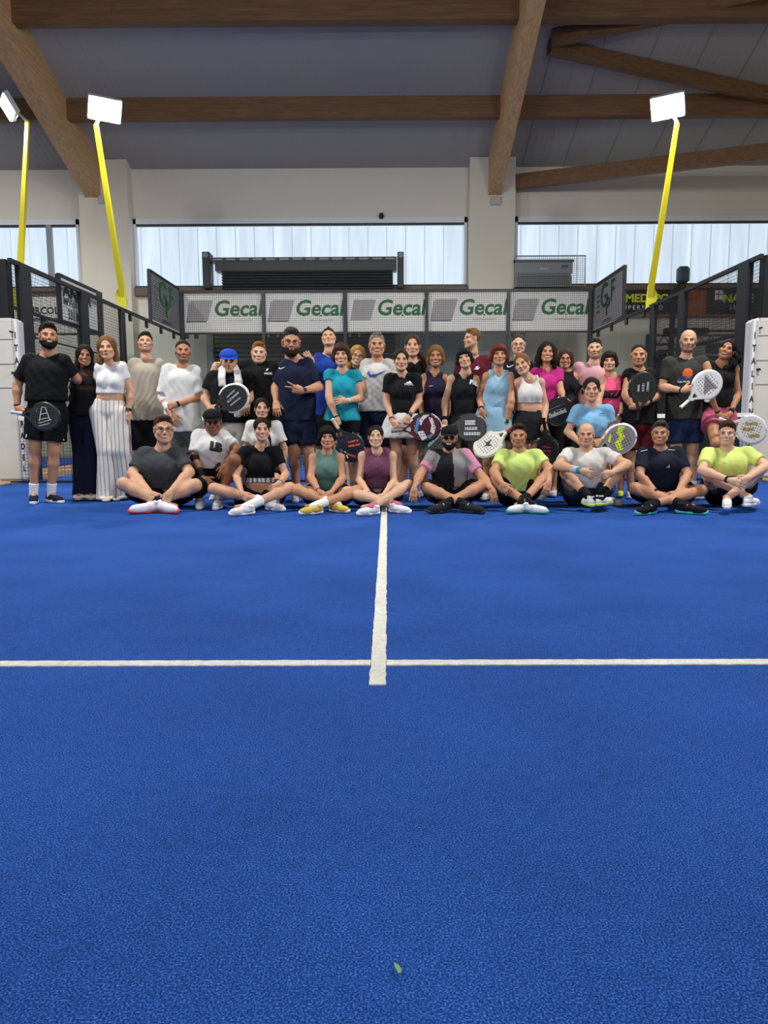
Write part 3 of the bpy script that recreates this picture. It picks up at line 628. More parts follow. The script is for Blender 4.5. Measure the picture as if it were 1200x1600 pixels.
# padded net posts
M_pad = mat('pad_vinyl', '#cfcdc6', .5, noise=(5, .05), bump=(3, .3, .02)); M_padd = mat('pad_seam', '#8f8d86', .6)
for sg in (-1, 1):
    u_in = 24 if sg < 0 else 1180
    xi = at(u_in, 600, YN)[0]; xo_ = xi+sg*.36
    e = empty('net_post_pad', ((xi+xo_)/2, YN, 0), 'white padded net post cover at the %s end of the net' % ('left' if sg < 0 else 'right'), 'post pad')
    x0, x1 = sorted((xi, xo_)); zt2 = at(u_in, 495, YN)[2]
    sub('pad', MB().bbox((x0, YN+.06, .02), (x1, YN+.40, zt2), .04), M_pad, e)
    sub('side_strip', MB().bbox((min(xi, xi-sg*.035), YN+.05, .05), (max(xi, xi-sg*.035), YN+.12, zt2-.02), .008), M_whitep, e)
    for z in (1.30, 1.62, 1.95): sub('seam', MB().box((x0+.03, YN+.05, z), (x1-.03, YN+.062, z+.008)), M_padd, e)
    for k, ch in enumerate('ITALIAN'):
        z = (2.0-.17*k)-(.05 if sg > 0 else 0); xc_ = xi-sg*.016
        sub('lettering', text_mb(ch, .12, lambda a, c_, d, z=z, xc_=xc_: (xc_+a*.7, YN+.05-d, z+c_), .004, bold=.004), M_blackp, e)
    for k, ch in enumerate('PADEL'):
        z = .80-.15*k; xc_ = xi-sg*.03
        sub('lettering', text_mb(ch, .11, lambda a, c_, d, z=z, xc_=xc_: (xc_+a*.7, YN+.05-d, z+c_), .004, bold=.004), M_blackp, e)
# leaf scrap
p = atz(621, 1511, .008); top('leaf_scrap', MB().tube([p+np.array((-.004, .008, 0)), p, p+np.array((.003, -.008, 0)), p+np.array((.002, -.013, .001))], (.0015, .004, .004, .001), 6, flat=.4), mat('leaf_green', '#6f9a5a', .5), None, 'tiny green leaf scrap on the blue turf near the camera', 'leaf')
# ------------------------------------------------------------------ signed distance modelling of bodies and clothes
f32 = np.float32
def nrm(v): v = np.asarray(v, float); return v/(np.linalg.norm(v)+1e-12)
class Sdf:
    def __init__(s): s.p = []
    def cone(s, a, b, ra, rb, k=.03, op='add', flat=0):
        s.p.append(('c', np.asarray(a, float), np.asarray(b, float), ra, rb, k, op, flat)); return s
    def ball(s, a, r, k=.03, op='add'): return s.cone(a, np.asarray(a, float)+1e-4, r, r, k, op)
    def ell(s, c, r, R=None, k=.03, op='add'):
        s.p.append(('e', np.asarray(c, float), np.asarray(r, float), R, 0, k, op, 0)); return s
    def cut(s, p, n, k=0):                           # remove the side n points to
        s.p.append(('p', np.asarray(p, float), nrm(n), 0, 0, k, 'cut', 0)); return s
    def build(s, h, noise=None, pad=2):
        lo = np.full(3, 1e9); hi = -lo
        for q in s.p:
            if q[6] != 'add': continue
            if q[0] == 'c':
                r = max(q[3], q[4]); lo = np.minimum(lo, np.minimum(q[1], q[2])-r); hi = np.maximum(hi, np.maximum(q[1], q[2])+r)
            else:
                r = max(q[2]); lo = np.minimum(lo, q[1]-r); hi = np.maximum(hi, q[1]+r)
        lo = np.floor(lo/h-pad)*h; hi = hi+pad*h+.012; n = np.ceil((hi-lo)/h).astype(int)+1
        ax = [(lo[i]+h*np.arange(n[i])).astype(f32) for i in range(3)]
        D = np.full(n, .2, f32)
        for q in s.p:
            k = q[5]; m = k+2.2*h
            if q[0] == 'p':
                d = (ax[0][:, None, None]-f32(q[1][0]))*f32(q[2][0])+(ax[1][None, :, None]-f32(q[1][1]))*f32(q[2][1])+(ax[2][None, None, :]-f32(q[1][2]))*f32(q[2][2])
                D = np.maximum(D, d); continue
            if q[0] == 'c': r = max(q[3], q[4]); a0 = np.minimum(q[1], q[2])-r-m; a1 = np.maximum(q[1], q[2])+r+m
            else: r = max(q[2]); a0 = q[1]-r-m; a1 = q[1]+r+m
            i0 = np.clip(np.floor((a0-lo)/h).astype(int), 0, n); i1 = np.clip(np.ceil((a1-lo)/h).astype(int)+1, 0, n)
            if (i1 <= i0).any(): continue
            X = ax[0][i0[0]:i1[0], None, None]-f32(q[1][0]); Y = ax[1][None, i0[1]:i1[1], None]-f32(q[1][1]); Z = ax[2][None, None, i0[2]:i1[2]]-f32(q[1][2])
            if q[0] == 'c':
                ba = (q[2]-q[1]).astype(f32); L2 = float(ba@ba)+1e-12
                t0 = (X*ba[0]+Y*ba[1]+Z*ba[2])/f32(L2); t = np.clip(t0, 0, 1)
                d = np.sqrt((X-t*ba[0])**2+(Y-t*ba[1])**2+(Z-t*ba[2])**2)-(f32(q[3])+f32(q[4]-q[3])*t)
                if q[7] in (1, 3): d = np.maximum(d, (t0-1)*f32(math.sqrt(L2)))
                if q[7] in (2, 3): d = np.maximum(d, -t0*f32(math.sqrt(L2)))
            else:
                if q[3] is not None:
                    R = np.asarray(q[3], f32); X, Y, Z = (R[0][j]*X+R[1][j]*Y+R[2][j]*Z for j in range(3))
                r = q[2].astype(f32); k0 = np.sqrt((X/r[0])**2+(Y/r[1])**2+(Z/r[2])**2); k1 = np.sqrt((X/r[0]**2)**2+(Y/r[1]**2)**2+(Z/r[2]**2)**2)+f32(1e-6)
                d = k0*(k0-1)/k1
            sl = tuple(slice(i0[j], i1[j]) for j in range(3)); A = D[sl]
            if q[6] == 'add':
                if k > 0: hh = np.maximum(k-np.abs(A-d), 0)/f32(k); D[sl] = np.minimum(A, d)-hh*hh*f32(k/4)
                else: D[sl] = np.minimum(A, d)
            else:
                d = -d
                if k > 0: hh = np.maximum(k-np.abs(A-d), 0)/f32(k); D[sl] = np.maximum(A, d)+hh*hh*f32(k/4)
                else: D[sl] = np.maximum(A, d)
        if noise is not None: D += noise(ax[0][:, None, None], ax[1][None, :, None], ax[2][None, None, :]).astype(f32)
        return net(D, lo, h)
def net(D, lo, h):
    D[0] = D[-1] = .2; D[:, 0] = D[:, -1] = .2; D[:, :, 0] = D[:, :, -1] = .2
    I = D < 0; nx, ny, nz = D.shape
    c = np.zeros((nx-1, ny-1, nz-1), np.uint8)
    for dx in (0, 1):
        for dy in (0, 1):
            for dz in (0, 1): c += I[dx:nx-1+dx, dy:ny-1+dy, dz:nz-1+dz]
    ix, iy, iz = np.nonzero((c > 0) & (c < 8))
    if len(ix) == 0: return np.zeros((0, 3)), np.zeros((0, 4), int)
    idx = np.full(c.shape, -1, np.int64); idx[ix, iy, iz] = np.arange(len(ix))
    acc = np.zeros((len(ix), 3)); cnt = np.zeros(len(ix))
    for a in range(3):
        b, e = (a+1) % 3, (a+2) % 3
        for ub in (0, 1):
            for ue in (0, 1):
                o0 = [0, 0, 0]; o0[b] = ub; o0[e] = ue; o1 = list(o0); o1[a] = 1
                v0 = D[ix+o0[0], iy+o0[1], iz+o0[2]]; v1 = D[ix+o1[0], iy+o1[1], iz+o1[2]]
                w = (v0 < 0) != (v1 < 0); t = np.where(w, v0/np.where(w, v0-v1, 1), 0)
                p = np.zeros((len(ix), 3)); p[:, a] = t; p[:, b] = ub; p[:, e] = ue
                acc += p*w[:, None]; cnt += w
    V = (acc/np.maximum(cnt, 1)[:, None]+np.stack([ix, iy, iz], 1))*h+lo
    Fs = []
    for a in range(3):
        b, e = (a+1) % 3, (a+2) % 3
        s0 = [slice(None)]*3; s1 = [slice(None)]*3; s0[a] = slice(0, -1); s1[a] = slice(1, None)
        A = I[tuple(s0)]; B = I[tuple(s1)]
        q = np.stack(np.nonzero(A != B), 1); q = q[(q[:, b] > 0) & (q[:, e] > 0)]
        ins = A[q[:, 0], q[:, 1], q[:, 2]]
        def g(ub, ue): r = q.copy(); r[:, b] -= ub; r[:, e] -= ue; return idx[r[:, 0], r[:, 1], r[:, 2]]
        f_ = np.stack([g(1, 1), g(0, 1), g(0, 0), g(1, 0)], 1)
        f_[~ins] = f_[~ins][:, ::-1]; Fs.append(f_)
    return V, np.vstack(Fs)
def folds(seed, amp, wl=.062):
    r = random.Random(seed); W_ = []
    for i in range(5):
        a = r.uniform(-.9, .9); el = r.uniform(.5, 1.2); k = 2*math.pi/(wl*r.uniform(.7, 1.6)); W_.append((k*math.cos(a)*el, k*r.uniform(-.5, .5), k*math.sin(a)*1.1, r.uniform(0, 6), r.uniform(.5, 1)))
    def fn(x, y, z):
        wx_ = x+.02*np.sin(z*17+seed); o = 0
        for kx, ky, kz, ph, w in W_: o = o+w*np.sin(wx_*kx+y*ky+z*kz+ph)
        return o*(amp/3.6)
    return fn
# ---- head templates (local metres, face towards -y, origin mid head)
def head_sdf(fem):
    s = Sdf(); w = .96 if fem else 1.0
    s.ell((0, .018, .035), (.074*w, .093, .082), k=0)
    s.ell((0, -.020, -.042), (.056*w, .064, .068), k=.03)
    for sx in (-1, 1):
        s.cone((sx*.052*w, .012, -.050), (sx*.020, -.060, -.094), .020 if not fem else .015, .018 if not fem else .014, k=.03)
        s.ell((sx*.038*w, -.060, -.028), (.024, .022, .022), k=.02)
        s.cone((sx*.016, -.078, .022), (sx*.042*w, -.066, .024), .009 if not fem else .006, .008 if not fem else .006, k=.012)
    s.ell((0, -.071, -.098), (.020, .016, .016), k=.02)
    for sx in (-1, 1): s.ell((sx*.031, -.093, .000), (.018, .017, .012), k=.012, op='sub')
    s.cone((0, -.077, .012), (0, -.098, -.030), .008, .011, k=.012)
    for sx in (-1, 1): s.ell((sx*.011, -.088, -.036), (.008, .010, .007), k=.008)
    s.ell((0, -.083, -.062), (.024, .010, .014), k=.012)
    for sx in (-1, 1):
        s.ell((sx*.076*w, .012, -.006), (.007, .017, .030), np.array([[1, sx*.0, 0], [0, 1, 0], [0, 0, 1]]), k=.008)
        s.ell((sx*.083*w, .008, -.004), (.006, .010, .018), k=.004, op='sub')
    s.cone((0, .018, -.07), (0, .028, -.165), .050 if not fem else .042, .053 if not fem else .044, k=.03)
    return s
HT = {k: head_sdf(k).build(.0052) for k in (0, 1)}
def hand_template(pose):
    """right hand: fingers along +x, back of the hand +z, thumb towards +y; wrist at origin"""
    s = Sdf(); s.cone((-.01, 0, 0), (.02, 0, 0), .026, .028, k=.02)
    for y in (-.028, -.010, .010, .026): s.cone((.015, y*.6, 0), (.078, y, 0), .017, .0125, k=.018)
    L = {.026: .072, .010: .080, -.010: .074, -.028: .058}
    curl = {'relax': (.35, .35, .3), 'flat': (.12, .1, .08), 'grip': (1.25, 1.35, .9), 'v': None, 'rest': (.55, .45, .3)}[pose]
    for i, y in enumerate((-.028, -.010, .010, .026)):
        c = curl
        if pose == 'v': c = (0, 0, .02) if i >= 2 else (1.4, 1.4, 1.0)
        sp = {-.028: -.22, -.010: -.07, .010: .06, .026: .17}[y]*(1.0 if pose not in ('v', 'grip') else (1.7 if pose == 'v' else .2))
        if pose == 'v' and i == 2: sp = -.12
        p = np.array((.078, y, 0.)); a = 0; r = .0095
        for k_, fr in enumerate((.42, .33, .25)):
            a += c[k_]; d = np.array((math.cos(a)*math.cos(sp), math.cos(a)*math.sin(sp), -math.sin(a))); q = p+d*L[y]*fr
            s.cone(p, q, r, r*.9, k=.004); p = q; r *= .9
    if pose in ('grip',): tp = [(.020, .026, -.006), (.052, .040, -.030), (.075, .020, -.048)]
    elif pose == 'v': tp = [(.020, .026, -.006), (.050, .034, -.028), (.070, .010, -.035)]
    else: tp = [(.018, .026, -.004), (.050, .052, -.014), (.078, .062, -.020)]
    s.cone(tp[0], tp[1], .014, .011, k=.012); s.cone(tp[1], tp[2], .011, .009, k=.004)
    return s.build(.0044)
HD = {k: hand_template(k) for k in ('relax', 'flat', 'grip', 'v', 'rest')}
def shoe_template():
    u = Sdf(); u.cone((-.045, 0, .045), (.03, 0, .048), .034, .036, k=.02).cone((.03, 0, .048), (.155, -.004, .034), .037, .033, k=.03).cone((.10, 0, .03), (.178, -.003, .030), .040, .030, k=.02)
    u.cone((-.02, 0, .06), (-.025, 0, .105), .036, .037, k=.02, flat=1).cut((0, 0, .016), (0, 0, -1))
    s = Sdf(); s.cone((-.050, 0, .02), (.06, 0, .02), .038, .036, k=.02).cone((.06, 0, .02), (.185, -.003, .02), .040, .034, k=.03).cut((0, 0, .030), (0, 0, 1)).cut((0, 0, .0), (0, 0, -1))
    return u.build(.0068), s.build(.0068)
SHOE = shoe_template()
SD_V, SD_S = (lambda s: s.build(.007))(Sdf().cone((-.05, 0, .012), (.17, 0, .012), .036, .042, k=.02).cut((0, 0, .024), (0, 0, 1)).cut((0, 0, 0), (0, 0, -1))), (lambda s: s.build(.007))(Sdf().cone((.085, -.05, .03), (.085, .05, .03), .034, .034, k=.0).cone((.13, -.05, .03), (.13, .05, .03), .02, .02, k=0).cut((0, 0, .018), (0, 0, -1)))
def frame(x, z):
    x = nrm(x); y = np.cross(z, x)
    if np.linalg.norm(y) < 1e-3: y = np.cross((0, 1, .3), x)
    y = nrm(y); z = np.cross(x, y); return np.stack([x, y, z], 1)
def rot(yaw, pitch, roll):
    """yaw: + turns face to image right; pitch: + looks up; roll: + tilts head top to image right"""
    return np.array(Matrix.Rotation(math.radians(roll), 3, 'Y') @ Matrix.Rotation(math.radians(yaw), 3, 'Z') @ Matrix.Rotation(math.radians(-pitch), 3, 'X'))
HAIRN = lambda seed, amp: (lambda x, y, z: amp*(np.sin(np.arctan2(x, y-.02)*23+seed+6*np.sin(z*18))+.6*np.sin(np.arctan2(x, y-.02)*41+z*60)))
def hair_sdf(style, ht=1.0):
    s = Sdf(); H = style
    face = lambda top=.075, wid=.060, k=.008: s.ell((0, -.105, -.035), (wid+.016, .078, (top+.035)*1.04), k=k, op='sub')
    if H in ('short', 'crew', 'thick', 'receding', 'fade'):
        t = {'short': .010, 'crew': .005, 'thick': .015, 'receding': .004, 'fade': .008}[H]
        s.ell((0, .022, .038+t*.5), (.0750+t*.12, .0945+t*.2, .082+t*.9), k=0)
        if H in ('thick', 'short'): s.ell((.008, -.046, .100), (.046, .030, .016+t*.6), k=.02)
        face({'short': .081, 'crew': .082, 'thick': .080, 'receding': .102, 'fade': .082}[H], .067); s.cut((0, 0, .012), (0, -.80, -1))
        for sx in (-1, 1): s.ell((sx*.085, .008, -.012), (.016, .022, .030), k=.004, op='sub')
    elif H in ('back', 'pony', 'bun'):
        s.ell((0, .024, .038), (.0795, .098, .087), k=0); s.ell((0, .09, .02), (.035, .035, .035), k=.02)
        face(.072, .062); s.cut((0, .0, -.012), (0, -.5, -1))
        for sx in (-1, 1): s.ell((sx*.088, .006, -.016), (.018, .022, .028), k=.004, op='sub')
    elif H in ('long', 'longw', 'bob', 'bangs', 'messy', 'pixie'):
        t = .010 if H != 'messy' else .018
        s.ell((0, .024, .038), (.074+t, .094+t*.7, .082+t), k=0)
        ln = {'long': -.23, 'longw': -.16, 'bob': -.085, 'bangs': -.06, 'messy': -.05, 'pixie': -.02}[H]; wd = {'longw': .034, 'messy': .03, 'pixie': .014, 'bangs': .019, 'bob': .020}.get(H, .021)
        for sx in (-1, 1):
            s.cone((sx*.066, .020, .03), (sx*(.074 if H != 'longw' else .085), .012, ln*.55), wd, wd+.004, k=.03)
            s.cone((sx*(.074 if H != 'longw' else .085), .012, ln*.55), (sx*(.068 if H != 'longw' else .09), .0, ln), wd+.002, wd*.75, k=.03)
        s.cone((0, .07, .02), (0, .075, ln*.8), .06, .055, k=.04)
        face({'bangs': .046, 'bob': .066, 'messy': .060, 'pixie': .058}.get(H, .078), .058)
        if H in ('long', 'longw'): s.cone((0, -.10, .135), (0, .03, .137), .010, .006, k=.012, op='sub')
        s.cone((0, -.13, -.03), (0, -.10, -.30), .070, .060, k=.01, op='sub')
        if H in ('bangs', 'pixie'):
            s.ell((0, -.054, .060), (.060, .030, .030), k=.015)
    return s
HAIRS = {}
def hair_mesh(style, seed):
    key = (style, seed % 3)
    if key not in HAIRS:
        amp = {'crew': .0008, 'receding': .0008, 'fade': .001, 'thick': .0032, 'messy': .004, 'longw': .0045, 'back': .0009}.get(style, .0018)
        HAIRS[key] = hair_sdf(style).build(.0058, HAIRN(seed % 3*2.1, amp))
    return HAIRS[key]
def beard_mesh(full):
    key = ('beard', full)
    if key not in HAIRS:
        e = .007 if full > 1 else .004; s = Sdf()
        s.ell((0, -.020, -.044), (.056+e, .064+e, .070+e*1.3), k=0)
        for sx in (-1, 1): s.cone((sx*.054, .012, -.050), (sx*.020, -.060, -.097), .021+e*.7, .019+e, k=.03)
        s.ell((0, -.073, -.100), (.022+e, .016+e, .018+e), k=.02)
        s.ell((0, -.088, -.047), (.026, .010, .007), k=.008)
        s.cut((0, 0, -.040), (0, -.12, 1)).cut((0, .022, 0), (0, 1, .15))
        for sx in (-1, 1): s.ell((sx*.046, -.085, -.030), (.026, .045, .024), k=.006, op='sub')
        s.ell((0, -.10, -.0635), (.021, .022, .0075), k=.004, op='sub')
        HAIRS[key] = s.build(.0055)
    return HAIRS[key]
M_eye = mat('eye_white', '#b9b2a9', .4); M_iris = mat('eye_dark', '#2a1c14', .3); M_teeth = mat('teeth', '#f0ece2', .35)
def skin(i): return ['#b98262', '#c38e6c', '#cf9f80', '#b07c5a', '#8a5a3e', '#d8ad90'][i]
HAIRC = {'black': '#15110f', 'dark': '#241812', 'brown': '#3d2819', 'auburn': '#5a2716', 'blonde': '#a5793f', 'dblonde': '#6f4d2b', 'ginger': '#7d4a26', 'grey': '#6f6a66', 'dgrey': '#322d2a'}
def xf(V, R, T, s=1.0): return (np.asarray(V)*s)@np.asarray(R).T+np.asarray(T)
CR4 = dict(A=0, B=140, C=280, D=420, E=540, F=680, G=820, H=1000)
def solve(u, v, frm, L, sgn):
    d = ray(u, v); o = CO-frm; a = d@d; b = 2*d@o; c = o@o-L*L; q = b*b-4*a*c
    if q <= 0: t = -b/(2*a)
    else: t = (-b+sgn*math.sqrt(q))/(2*a)
    return CO+d*t
PEOPLE = {}
class Person:
    def __init__(s, crop, Y, head, label, sex='m', sk=1, sh=None, pel=None, sit=None, armL=None, armR=None, legL=None, legR=None, group=None,
                 hair='short', hc='dark', face=(0, 0, 0), smile=1, beard=0, stub=0, build=1.0, top=None, bot=None, shoes='#e8e8e8', sole='#f2f2f2', socks=None,
                 lips=None, lean=0, seed=None, handL='relax', handR='relax', hands=None, closed=0, sc=None, footw='shoe', browc=None, ears=1):
        s.handn = hands or {}; s.sit_ = sit is not None; s.x0 = CR4[crop]; s.Y = Y; s.g = 1 if sex == 'f' else 0; k = Y/F*1.0
        s.seed = seed if seed is not None else int(head[0]*7+Y*100); rr = random.Random(s.seed)
        hx, ht, hb = head; u, v0 = s.uv(hx, ht); _, v1 = s.uv(hx, hb)
        hp = (v1-v0)*Y/F; s.s = sc if sc else min(max(hp/.245, .90), 1.08); S_ = s.s
        s.hc_ = at(u, (v0+v1)/2, Y-.03)+np.array((0, 0, -.004)); s.hR = rot(face[0]-math.degrees(math.atan2(s.hc_[0], s.hc_[1])), face[1], face[2]); s.hs = min(max(hp/.247, .88), 1.14); s.hR = s.hR@np.diag((1.06, 1.02, 1.0))
        b = build
        # shoulders
        P = lambda q, y=Y: at(*s.uv(q[0], q[1]), y)
        if sh is None:
            m = s.hc_+np.array((0, .02, -.235*S_)); hw = (.205 if not s.g else .175)*S_*b; a_, b_ = m-np.array((hw, 0, 0)), m+np.array((hw, 0, 0))
        else: a_, b_ = P(sh[0], Y+(sh[0][2] if len(sh[0]) > 2 else 0)), P(sh[1], Y+(sh[1][2] if len(sh[1]) > 2 else 0))
        mid = (a_+b_)/2; dr = nrm(b_-a_); ins = (.066+.03*max(b-1, 0))*S_
        s.shL = a_+dr*ins-np.array((0, 0, .014)); s.shR = b_-dr*ins-np.array((0, 0, .014)); mid = (s.shL+s.shR)/2+np.array((0, 0, .008))
        hw = np.linalg.norm(s.shR-s.shL)/2
        s.neck = mid+np.array((0, .012, .045)); s.chest = mid+np.array((0, .008, -.115*S_))
        if sit is not None:                          # pelvis on the ground / knees
            u_, v_ = s.uv(sit[0], 0); pz = sit[1]; py = Y+(sit[2] if len(sit) > 2 else .08)
            s.pel = np.array((at(u_, 700, py)[0], py, pz))
        elif pel is not None: s.pel = P(pel, Y+(pel[2] if len(pel) > 2 else .01))
        else: s.pel = np.array((mid[0]+lean, Y+.02, max(mid[2]-.50*S_, .3)))
        s.r = nrm(s.shR-s.shL); s.u = nrm(s.neck-s.pel); s.f = nrm(np.cross(s.r, s.u)); s.r = np.cross(s.u, s.f)
        if s.f[1] > 0: s.f = -s.f
        hipw = (.088 if not s.g else .092)*S_*b
        s.waist = s.pel*.55+s.chest*.45+s.f*.0
        hr = nrm(np.array((s.r[0], s.r[1]*.6, 0)))
        s.hipL = s.pel-hr*hipw-np.array((0, 0, .02)); s.hipR = s.pel+hr*hipw-np.array((0, 0, .02))
        UA, FA, TH, SHN = .285*S_, .245*S_, .425*S_, .42*S_
        def joint(q, frm, L, Yd):
            if q is None: return None
            u_, v_ = s.uv(q[0], q[1]); m_ = q[2] if len(q) > 2 else 'n'
            if m_ == 'n': return solve(u_, v_, frm, L, -1)
            if m_ == 'f': return solve(u_, v_, frm, L, 1)
            if isinstance(m_, tuple): return atz(u_, v_, m_[1])
            return at(u_, v_, Yd+m_)
        s.arm = {}; s.leg = {}
        for sd, arm, sh_, sx in (('L', armL, s.shL, -1), ('R', armR, s.shR, 1)):
            arm = list(arm) if arm else [None, None, None]
            el = joint(arm[0], sh_, UA, Y) if arm[0] else sh_+np.array((sx*.045, .03, -.275))*S_
            wr = joint(arm[1], el, FA, Y) if len(arm) > 1 and arm[1] else el+np.array((-sx*.01, -.06, -.235))*S_
            hd = None
            if len(arm) > 2 and arm[2]: hd = joint(arm[2], wr, .09, wr[1]); hd_ = hd
            if hd is not None: hd = at(*proj(hd), wr[1]-.03)
            d = nrm(hd-wr) if hd is not None and np.linalg.norm(hd-wr) > 1e-3 else nrm(wr-el)
            cx = (s.pel[0]+mid[0])/2; my = Y-(.175 if not s.g else .165)*S_*b
            if arm[1] and abs(wr[0]-cx) < .15*S_ and wr[2] > s.pel[2]-.02 and wr[1] > my and wr[1] < Y+.12: wr = at(*proj(wr), my)
            if arm[0] and abs(el[0]-cx) < .17*S_ and el[1] > Y-.10 and el[1] < Y+.12: el = at(*proj(el), Y-.11*S_)
            if hd is not None: hd = at(*proj(hd), wr[1]-.025); d = nrm(hd-wr)
            s.arm[sd] = (sh_, el, wr, d)
        for sd, leg, hp_, sx in (('L', legL, s.hipL, -1), ('R', legR, s.hipR, 1)):
            leg = list(leg) if leg else [None, None, None]
            an = None
            if len(leg) > 1 and leg[1]:
                an = joint(leg[1], hp_, TH*1.6, Y)
                if sit is None and an[2] < .30 and not (len(leg[1]) > 2 and isinstance(leg[1][2], tuple)): an[2] = .085
            if leg[0]:
                kn = joint(leg[0], hp_, TH, Y)
            else: kn = hp_+np.array((sx*.015, -.03, -.0))*S_; kn[2] = max(hp_[2]-TH, .2); kn[2] = (hp_[2]+.09)/2 if an is None else kn[2]
            if an is None: an = np.array((kn[0]+sx*.0, kn[1]+.04, .085))
            if len(leg) > 2 and leg[2]:
                to = joint(leg[2], an, .15, an[1])
                if an[2] == .085: to = an+nrm(np.array((to[0]-an[0], min(to[1]-an[1], -.05)-.02, 0)))*.15-np.array((0, 0, .05))
            else: to = an+np.array((sx*.05, -.15, -.06))
            s.leg[sd] = (hp_, kn, an, to)
        s.b = b; s.hw = hw; s.sk = sk; s.bodymesh(label, sk, lips, smile, stub, closed, handL, handR, browc or hc, beard, group)
        if hair: s.hair(hair, hc)
        if beard: V, Fq = beard_mesh(beard); s.child('beard', MB().add(xf(V, s.hR, s.hc_, s.hs), Fq), mat('hair_'+(browc or hc), HAIRC[browc or hc], .8, bump=(300, .5, .002)))
        if top: s.top(**top)
        if bot: s.bottom(**bot)
        for sd in 'LR':
            if shoes: s.shoe(sd, shoes, sole, footw)
            if socks: s.sock(sd, socks)
    def uv(s, x, y): return s.x0+x/4.706, 480+y/4.706
    def child(s, name, mb, m, smooth=True, attr=False, **kw): return sub(name, mb, m, s.o, smooth=smooth, attr=attr, **kw)
    def torso(s, d, t=0, up=True, k=.05, hemext=None):
        S_, b = s.s, s.b; r, f = s.r, s.f
        if s.g: co, cr_, wo, wr_, po, pr = .050, .086, .040, .076, .068, .095
        else: co, cr_, wo, wr_, po, pr = .072, .101, .058, .092, .064, .098
        co = max(min(co*S_*b, s.hw-.03), .04)
        cr_, wr_, pr = (x*S_*b+t for x in (cr_, wr_, pr)); wo *= S_*b; po *= S_*b
        if not s.g: d.cone(s.chest+f*.012+s.u*.01, s.pel+s.u*.03+f*.006, cr_*1.0, pr*.95, k=k)
        for sx in (-1, 1):
            c = s.chest+r*sx*co; w = s.waist+r*sx*wo+f*.005; p = s.pel+r*sx*po
            d.cone(c, w, cr_, wr_, k=k); d.cone(w, p, wr_, pr, k=k)
            if s.g: d.ball(s.chest+r*sx*.064*S_+f*.058*S_-s.u*.035*S_, .052*S_+t*.7, k=.03)
            if up: d.cone(s.neck-s.u*.018, (s.shL, s.shR)[sx > 0]+s.u*.0, .040*S_+t*.5, .042*S_+t*.5, k=.04); d.ball((s.shL, s.shR)[sx > 0], .050*S_*(1 if not s.g else .85)*min(b, 1.12)+t*.4, k=.04)
        return d
    def bodymesh(s, label, sk, lips, smile, stub, closed, hl, hr_, browc, beard, group):
        S_, b = s.s, s.b; d = Sdf(); s.torso(d)
        g = .86 if s.g else 1.0
        hb = s.hc_+s.hR@np.array((0, .02, -.08))*s.hs
        d.cone(s.neck-s.u*.03, hb, .056*S_*g, .052*S_*g, k=.04)
        for sd in 'LR':
            a, e, w, dd = s.arm[sd]; bb = min(b, 1.15)
            d.cone(a, e, .050*S_*g*bb, .040*S_*g*bb, k=.03); m = e+(w-e)*.28; d.cone(e, m, .040*S_*g, .042*S_*g*bb, k=.02); d.cone(m, w, .041*S_*g*bb, .026*S_*g, k=.02)
            h_, kn, an, to = s.leg[sd]
            d.cone(h_, kn, .086*S_*bb, .055*S_, k=.03); m = kn+(an-kn)*.3; back = nrm(np.cross(np.cross(kn-an, h_-kn), kn-an)) if np.linalg.norm(np.cross(kn-an, h_-kn)) > 1e-3 else np.array((0, 1., 0))
            d.cone(kn, m, .052*S_, .052*S_, k=.03); d.ball(m+back*.012, .050*S_, k=.03); d.cone(m, an, .050*S_, .034*S_, k=.02)
            to2 = an+(to-an)*.62; to2[2] = max(to2[2], .040); d.cone(an, to2, .033*S_, .022*S_, k=.02)
        V, Fq = d.build(.0125)
        mb = MB(); sc_ = np.array(srgb(skin(sk))); mb.add(V, Fq, 0, sc_*.98)
        hV, hF = HT[s.g]; R, T, hs = s.hR, s.hc_, s.hs
        # face colouring: lips, cheeks, beard shadow (albedo)
        x, y, z = hV.T; col = np.tile(sc_, (len(hV), 1)); fr = y < -.03
        ck = np.exp(-(((np.abs(x)-.040)/.016)**2+((z+.030)/.015)**2))*fr; col *= 1+ck[:, None]*np.array((.10, -.08, -.10))
        nz = np.exp(-((x/.014)**2+((z+.033)/.014)**2))*fr; col *= 1+nz[:, None]*np.array((.06, -.08, -.08))
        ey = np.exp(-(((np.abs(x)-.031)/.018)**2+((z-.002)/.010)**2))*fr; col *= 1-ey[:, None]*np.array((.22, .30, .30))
        if stub or beard:
            st = ((z < -.045) | ((np.abs(x) > .048) & (z < -.01)))*(y < .03)*(z > -.125)*1.0*(~((np.abs(x) < .02) & (np.abs(z+.0625) < .007))); st = st+((np.abs(x) < .028) & (z < -.040) & (z > -.056) & fr)*.9; st = np.clip(st, 0, 1)*max(stub, .5 if beard else 0)
            col = col*(1-st[:, None]*.62)+st[:, None]*.62*np.array(srgb(HAIRC[browc]))
        mb.add(xf(hV, R, T, hs), hF, 0, col)
        # eyes, brows, mouth
        F_ = lambda P_: xf(np.array(P_, float), R, T, hs)
        for sx in (-1, 1):
            if not closed:
                n0 = mb.n; mb.ball((0, 0, 0), 1, 10, 6, 1); mb.v[-1] = F_(mb.v[-1]*np.array((.0115, .009, .0042))+np.array((sx*.031, -.0715, .001)))
                mb.ball((0, 0, 0), 1, 8, 5, 2); mb.v[-1] = F_(mb.v[-1]*np.array((.0058, .004, .0045))+np.array((sx*.031, -.0790, .001)))
            mb.tube(F_([(sx*(.031+q), -.0775+abs(q)*.25+(.001 if not closed else -.002), (.0080 if not closed else .001)-q*q*14) for q in (-.015, -.008, 0, .008, .015)]), .0022*hs, 5, 5)
            t_ = .0040 if not s.g else .0024
